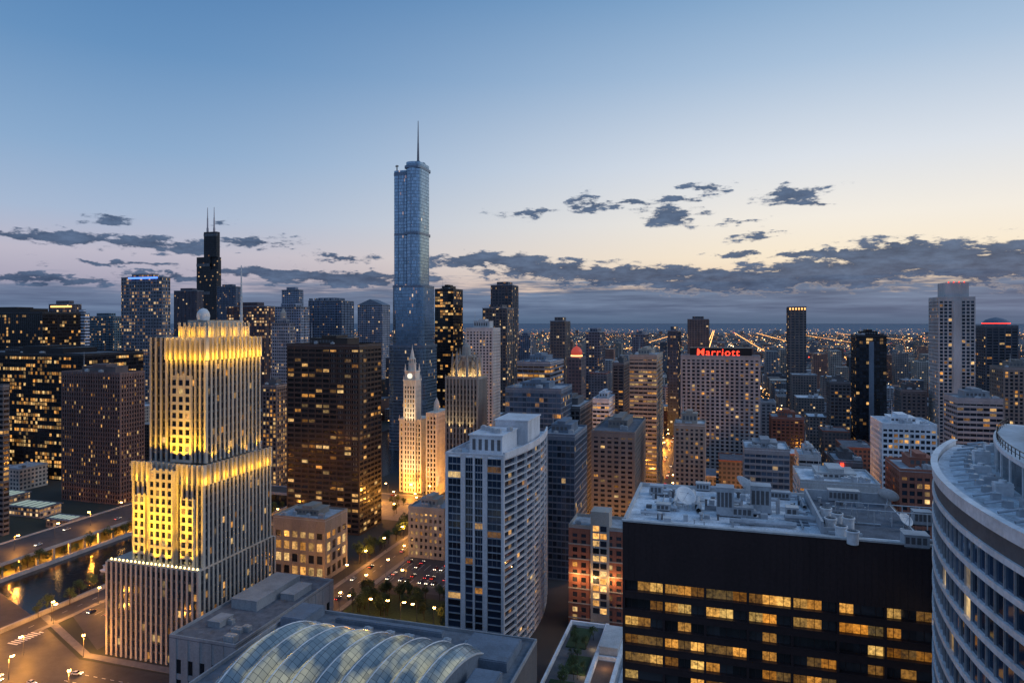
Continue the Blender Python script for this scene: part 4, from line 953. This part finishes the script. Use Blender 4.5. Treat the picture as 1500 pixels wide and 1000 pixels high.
# cars
def carproto(col,i):
    o=thing('parked_car','','car',(0,0,0))
    pm,t,p=newmat('car_paint_%d'%i); p.inputs['Base Color'].default_value=(*col,1); p.inputs['Roughness'].default_value=.3; p.inputs['Coat Weight'].default_value=.6
    def sec(pts,w0,w1,mb):
        n=len(pts); b0=len(mb.v)
        for (y,z,w) in pts: mb.v.append((-w,y,z))
        for (y,z,w) in pts: mb.v.append((w,y,z))
        mb.f.append(tuple(b0+k for k in range(n))); mb.m.append(0); mb.f.append(tuple(b0+n+n-1-k for k in range(n))); mb.m.append(0)
        for k in range(n): j=(k+1)%n; mb.f.append((b0+k,b0+n+k,b0+n+j,b0+j)); mb.m.append(0)
    b=MB(); sec([(-2.2,.35,.85),(-2.25,.7,.85),(-1.9,.86,.84),(-.9,.98,.86),(1.6,1.0,.86),(2.15,.92,.83),(2.2,.4,.85)],0,0,b); b.build('body',pm,o)
    b=MB(); sec([(-.95,.97,.82),(-.25,1.38,.66),(1.1,1.40,.66),(1.75,.99,.8)],0,0,b); b.build('cabin_glass',mat('car_glass',(.01,.012,.015),.1),o)
    b=MB(); sec([(-.2,1.385,.64),(-.15,1.44,.6),(1.0,1.45,.6),(1.08,1.40,.64)],0,0,b); b.build('roof',pm,o)
    for sx in(-1,1):
        for y in(-1.35,1.35):
            b=MB(); b.tube((sx*.72,y,.33),(sx*.92,y,.33),.33,.33,12); b.build('wheel',mat('tyre',(.02,.02,.02)),o)
        b=MB(); b.box(sx*.6-.18,sx*.6+.18,-2.29,-2.2,.6,.76); b.build('headlight',emat('headlamp',(1,.85,.6),14),o)
        b=MB(); b.box(sx*.62-.17,sx*.62+.17,2.17,2.24,.65,.82); b.build('tail_light',emat('tail_lamp',(1,.04,.02),6),o)
    reg(o); return o
cols=[('white',(.6,.6,.6)),('black',(.02,.02,.02)),('silver',(.35,.36,.38)),('dark red',(.2,.02,.02)),('dark blue',(.03,.05,.14))]
protos=[carproto(c,i) for i,(n_,c) in enumerate(cols)]; used=[False]*5
def car(x,y,rz,where,group,z=.06):
    i=random.choice((0,0,1,1,2,2,3,4))
    if not used[i]: o=protos[i]; used[i]=True
    else: o=copy_tree(protos[i])
    o.location=(x,y,z); o.rotation_euler=(0,0,rz); o['label']=cols[i][0]+' car '+where; o['group']=cols[i][0]+' '+group
for i in range(13):
    for y,rr in ((362,0),(369.5,math.pi),(384,0),(391.5,math.pi)):
        if R()<.62: car(-184+i*4.1,y,rr,'parked in the lot behind the garden strip','cars in the garden lot')
for i in range(9):
    for y in (276,288):
        if R()<.6: car(-310+i*4.0,y,0 if R()<.5 else math.pi,'parked in the lot between the river and the gold tower','cars in the riverside lot')
for y in range(310,1100,13):
    if R()<.85: car(-54 if R()<.5 else -46,y+U(-4,4),0 if R()<.5 else math.pi,'driving on the lamp lit avenue running into the distance','cars on the long street')
for x in range(-290,-150,11):
    if R()<.7: car(x,random.choice((522,526,532,536)),math.pi/2,'driving on the cross avenue by the clock tower','cars on the cross avenue')
for i in range(10): car(-200+random.choice((-3,3)),250+i*26+U(-6,6),0 if R()<.5 else math.pi,'driving on the street beside the low grey block','cars on the side street')
for i in range(9): car(U(-330,-225),U(205,228),math.pi/2+U(-.3,.3),'at the junction in the lower left corner','cars at the corner junction')
for i in range(10): car(-420+random.choice((-6,6)),150+i*30,0 if R()<.5 else math.pi,'driving on the riverside viaduct','cars on the viaduct',8.05)
# trees
LEAF,t,p=newmat('leaves'); g=t.n.new('ShaderNodeNewGeometry')
t.inp(p.inputs['Base Color'],t.mix(g.outputs['Random Per Island'],(.022,.045,.016,1),(.07,.11,.035,1))); p.inputs['Roughness'].default_value=.8
BARK=mat('bark',(.06,.045,.035))
def treeproto(s,hh):
    rnd=random.Random(s); o=thing('street_tree','','tree',(0,0,0))
    b=MB(); b.tube((0,0,0),(.1,0,hh*.4),.22,.15,7)
    cl=[]
    for i in range(9):
        a=rnd.uniform(0,6.28); rr=rnd.uniform(.8,2.4); z=hh*rnd.uniform(.45,.9); c=(rr*math.cos(a),rr*math.sin(a),z); cl.append((c,rnd.uniform(.9,1.6)))
        b.tube((.1,0,hh*rnd.uniform(.3,.42)),c,.09,.03,5)
    cl.append(((0,0,hh*.93),1.2)); b.build('trunk',BARK,o)
    b=MB()
    for c,rad in cl:
        for k in range(75):
            v=Vector((rnd.gauss(0,1),rnd.gauss(0,1),rnd.gauss(0,1))).normalized()*rad*rnd.uniform(.5,1.1)
            q=Vector(c)+v; u=Vector((rnd.gauss(0,1),rnd.gauss(0,1),rnd.gauss(0,.6))).normalized(); w=u.orthogonal().normalized(); s_=rnd.uniform(.18,.38)
            b.q(q-u*s_,q+w*s_*.6,q+u*s_,q-w*s_*.6)
    b.build('crown',LEAF,o); reg(o); return o
tp=[treeproto(1,7.5),treeproto(2,9.5),treeproto(3,8.2)]; tu=[0,0,0]
def tree(x,y,where,group,s=1,z=0):
    i=random.randrange(3)
    if not tu[i]: o=tp[i]; tu[i]=1
    else: o=copy_tree(tp[i])
    o.location=(x,y,z); o.rotation_euler=(0,0,U(0,6.28)); s*=U(.8,1.25); o.scale=(s,s,s); o['label']='leafy green tree '+where; o['group']=group
for i in range(44): tree(U(-185,-125),random.choice((316,321,328,335,340))+U(-1,1),'in the garden strip before the parking lot','trees in the garden strip',.95)
for i in range(26): tree(-212+U(-2,1),380+i*5+U(-2,2),'in the row beside the plaza street','trees beside the plaza street',1.2)
for i in range(18): tree(-184+U(-1,3),412+i*5.4+U(-2,2),'behind the parking lot','trees behind the parking lot',1.2)
for i in range(38): tree(-399+U(-2.2,1),150+i*8+U(-2,2),'on the far bank of the river','trees on the far river bank',1.0)
for i in range(26): tree(-326+U(-6,2)-2.5,262+i*9+U(-2,2),'on the near bank of the river','trees on the near river bank',1.0)
for i in range(18): tree(U(-58,-47),U(208,287),'growing on the planted terrace','trees on the planted terrace',.6,20.2)
for i in range(16): tree(U(-300,-212),U(480,512),'at the plaza before the clock tower','trees on the plaza',.9)
# ================================================================ ordinary city fabric
fm=[farmat('block_%d'%i,c,w,3.6,f,1.1,.4,.45) for i,(c,w,f) in enumerate((((.19,.17,.165),3.4,.08),((.13,.14,.165),4,.07),((.23,.12,.09),3.2,.07),((.29,.30,.32),5,.055),((.10,.105,.125),2.8,.10),((.31,.285,.255),3.6,.06)))]
def clash(x0,x1,y0,y1,m=5):
    for a,b_,c,d in FOOTS:
        if x0<b_+m and x1>a-m and y0<d+m and y1>c-m: return True
    if x0<-300 and x1>-460 and y0<900: return True
    if x1>-62 and x0<-38: return True
    if y0<545 and y1>513 and x0<430: return True
    return False
cand=[]
Y0=330
yy=Y0
while yy<9000:
    xx=-6500-(-6500+47)%130
    while xx<6500:
        bx0=xx+14; 
        c=(bx0+50,yy+45); d=depth(c)
        if d>200:
            px=pxof(c)
            if -80<px<1580 and (d>560 or (c[0]>30 and c[1]>330 and yy<505) or yy>545):
                nx,ny=(3,2) if d<3000 else (2,1)
                for i in range(nx):
                    for j in range(ny):
                        if d>3000 and R()<.35: continue
                        w=102/nx*U(.62,.95); dp=84/ny*U(.6,.95) if d<3000 else U(20,45)
                        x=bx0+i*102/nx+U(0,3); y=yy+14+j*84/ny+U(0,3)
                        if clash(x,x+w,y,y+dp): continue
                        if d<900: h=U(12,48) if R()<.8 else U(45,70)
                        elif d<1600: h=U(10,42) if R()<.8 else U(45,100)
                        elif d<3000: h=U(8,26) if R()<.92 else U(30,80)
                        else: h=U(6,14) if R()<.98 else U(25,60)
                        if d<700: h=min(h,48)
                        cand.append((d,x,y,w,dp,h))
        xx+=130
    yy+=110
cand.sort()
SB=[MB() for _ in fm]
for n_,(d,x,y,w,dp,h) in enumerate(cand):
    mi=random.randrange(len(fm))
    if n_<290:
        kind=random.choice(('apartment building','office building'))
        o=thing('city_block','flat roofed low rise block in the dense streets between the named towers',kind,(x+w/2,y+dp/2,0),'low rise blocks between the towers')
        b=MB(); b.box(x,x+w,y,y+dp,0,h); b.build('wall',fm[mi],o)
        parapet(o,(x-.2,x+w+.2,y-.2,y+dp+.2),h,random.choice((CONC,BRICK,DARKC,PALE)),1.0,.5)
        b=MB(); b.box(x+.35,x+w-.35,y+.35,y+dp-.35,h,h+.3); b.build('roof',random.choice((ROOF,ROOFD,ROOFW,ROOF)),o)
        for q in range(random.randrange(2,6)):
            b=MB(); a,c=x+w*U(.1,.8),y+dp*U(.1,.8); s=U(1.5,5); b.box(a,min(a+s,x+w-1),c,min(c+s,y+dp-1),h+.3,h+U(1.2,4)); b.build('roof_hut',random.choice((METAL,CONC,DARKC)),o)
    else:
        SB[mi].box(x,x+w,y,y+dp,0,h)
        if d<3000 and R()<.5: SB[mi].box(x+w*.3,x+w*.6,y+dp*.3,y+dp*.7,h,h+3.5)
for i,b in enumerate(SB):
    tag(b.build('distant_city_blocks',fm[i]),'mass of small far off city blocks reaching to the horizon','city blocks',None,'stuff')
FL=[emat('far_sodium',(1,.45,.12),4.5),emat('far_white',(1,.75,.45),4.5),emat('far_red',(1,.08,.04),3.5),emat('far_green',(.2,1,.6),2)]
b=MB()
def fl(x,y,s,mi,z=9): b.box(x-s/2,x+s/2,y-s/2,y+s/2,z,z+s*.8,mi=mi)
for k in range(9000):
    d=1000*math.exp(R()*2.7); px=U(-30,1530); X,Y=ray(px,d)
    if R()<.75: 
        if R()<.65: X=round((X+47)/130)*130-47+random.choice((-7,7))
        else: Y=round((Y-Y0)/110)*110+Y0+random.choice((2,-4))
    s=U(.5,1.4)*min(1+d/3200,3.0)*(.75 if R()<.82 else 1.7)
    if depth((X,Y))<800: continue
    fl(X,Y,s,random.choices((0,1,2,3),(74,22,3,1))[0],z=U(8,20))
for y in range(2300,12000,24): 
    for x in (-58,-40): fl(x,y,1.9+y/4500,0,10)
for X_ in (213,473,-437,863,1383):
    for y in range(1500,9000,45): fl(X_,y,1.4+y/5000,0,16)
tag(b.build('distant_street_lights',FL),'countless orange lights scattered over the far city plain','city lights',None,'stuff')
# ================================================================ sky
w=bpy.data.worlds.new('World'); scn.world=w; w.use_nodes=True
t=NT(w.node_tree); bg=t.n['Background']
tc=t.n.new('ShaderNodeTexCoord'); v=tc.outputs['Generated']; S=t.sep(v)
el=t.m('ARCSINE',S[2]); az=t.m('ARCTAN2',S[0],S[1])
f=t.m('DIVIDE',el,.9,clamp=True)
def st(l): return [(e/.9,sr(*c)) for e,c in l]
rR=t.ramp(f,st([(0,(225,190,160)),(.05,(244,214,180)),(.09,(248,232,206)),(.14,(242,235,224)),(.22,(218,224,232)),(.34,(168,192,218)),(.44,(128,165,202)),(.9,(85,125,170))]))
rL=t.ramp(f,st([(0,(118,130,158)),(.05,(168,164,184)),(.09,(188,184,200)),(.14,(166,184,210)),(.22,(138,170,205)),(.34,(102,145,190)),(.44,(82,128,178)),(.9,(75,115,160))]))
rB=t.ramp(f,st([(0,(140,158,190)),(.15,(156,178,214)),(.44,(133,166,210)),(.9,(98,136,186))]))  # sky behind the camera, brightened to lift ambient light on the facades
azf=t.mr(az,-.85,.2,0,1,True)
base=t.mix(azf,rL,rR)
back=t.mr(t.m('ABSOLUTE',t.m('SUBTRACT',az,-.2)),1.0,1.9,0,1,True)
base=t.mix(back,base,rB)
def pe(px,py):
    a=math.atan((px-750)/1000); return a-TH, math.atan((472-py)/1000*math.cos(a))
co=t.comb(az,el,0.0)
cl=[(80,348,160,12,1),(205,357,70,13,1),(0,342,80,8,.8),(165,320,45,9,.7),(275,362,40,12,.9),(375,355,66,10,.9),(325,326,24,6,.6),(520,408,170,13,1.15),(400,400,120,10,1.1),(500,378,66,8,.8),(180,386,110,5,.7),(50,408,140,9,1.1),(250,405,90,7,.9),
 (715,382,110,13,1.2),(800,394,120,16,1.25),(930,404,160,19,1.35),(1080,410,170,22,1.35),(1210,400,150,28,1.35),(1310,380,130,34,1.45),(1450,384,160,38,1.45),(1200,371,120,8,1.0),(1085,374,40,6,.8),(1330,358,60,10,1.0),
 (860,298,24,14,.8),(925,296,48,7,.7),(985,316,52,17,.95),(1035,276,30,9,.7),(1160,286,56,14,.85),(1195,298,22,9,.7),(1110,347,40,7,.55),(775,312,44,6,.5),(1090,325,36,5,.45),(1000,292,40,6,.6)]
wv=t.vm('ADD',co,t.vm('MULTIPLY',t.comb(t.m('SUBTRACT',t.noise(t.vm('MULTIPLY',co,(26,64,1)),1.0,3,.6),.5),t.m('SUBTRACT',t.noise(t.vm('MULTIPLY',co,(29,60,7)),1.3,3,.6),.5),0.0),(.09,.026,0)))
nz=t.noise(t.vm('MULTIPLY',co,(20,70,1)),1.0,7,.68)
fld=None
for (px,py,hw,hh,so_) in cl:
    a,e=pe(px,py); kx=math.cos(math.atan((px-750)/1000))
    ww=hw/1000*kx*kx; h_=hh/1000*kx
    l=t.vm('LENGTH',t.vm('MULTIPLY_ADD',wv,(1/ww,1/h_,0),(-a/ww,-e/h_,0)))
    q=t.m('MULTIPLY_ADD',l,-so_*1.15,so_*1.15)
    fld=q if fld is None else t.m('MAXIMUM',fld,q)
nn=t.m('MULTIPLY',t.m('SUBTRACT',nz,.5),4.2)
dens=t.mr(t.m('ADD',fld,nn),-.02,.55,0,.97,True)
dens=t.m('MULTIPLY',dens,t.m('GREATER_THAN',fld,-1.0))
nlow=t.noise(t.vm('MULTIPLY',co,(6,80,1)),1.0,5,.65)
eb=t.m('ADD',el,t.m('MULTIPLY',t.m('SUBTRACT',nlow,.5),.10))
bank=t.mr(eb,t.mr(azf,0,1,.034,.050),t.mr(azf,0,1,.058,.070),.95,0,True)
bank=t.m('MULTIPLY',bank,t.mr(azf,0,.5,.82,1))
ccol=t.mix(t.mr(nz,.38,.68),sr(54,74,104)+(1,),sr(88,110,142)+(1,))
ccol=t.mix(t.mr(dens,.2,.9),t.mix(.5,ccol,base),ccol)
lowc=t.mix(t.mr(t.noise(t.vm('MULTIPLY',co,(6,95,1)),1.0,4,.6),.38,.68),sr(66,92,126)+(1,),sr(108,132,164)+(1,))
lowc=t.mix(t.mr(el,0,.02),sr(70,98,130)+(1,),lowc)
sky=t.mix(bank,base,lowc); sky=t.mix(dens,sky,ccol)
sky=t.mix(t.m('LESS_THAN',S[2],-.002),sky,sr(50,66,90)+(1,))
ns=t.n.new('ShaderNodeTexSky'); ns.sky_type='NISHITA'; ns.sun_disc=False; ns.sun_elevation=math.radians(-2); ns.sun_rotation=math.radians(25)
nsc=t.mix(1.0,ns.outputs[0],(.03,.03,.03,1),'MULTIPLY')
t.inp(bg.inputs['Color'],t.mix(1.0,sky,nsc,'ADD')); bg.inputs['Strength'].default_value=1.0
sl=bpy.data.lights.new('sky_glow_fill','SUN'); sl.energy=.65; sl.angle=math.radians(25); sl.color=(.90,.94,1.0)  # soft directional fill added for the dusk sky glow, the sun has set
so=bpy.data.objects.new('sky_glow_fill',sl); COL.objects.link(so)
so.rotation_euler=Vector((-.85,-.1,-.5)).to_track_quat('-Z','Y').to_euler()
# ================================================================ camera
cam=bpy.data.cameras.new('camera'); cam.sensor_width=36; cam.lens=24; cam.shift_y=-28/1500; cam.clip_end=120000; cam.clip_start=1
co_=bpy.data.objects.new('camera',cam); COL.objects.link(co_); co_.location=(0,0,H); co_.rotation_euler=(math.pi/2,0,TH); scn.camera=co_
scn.view_settings.view_transform='Standard'
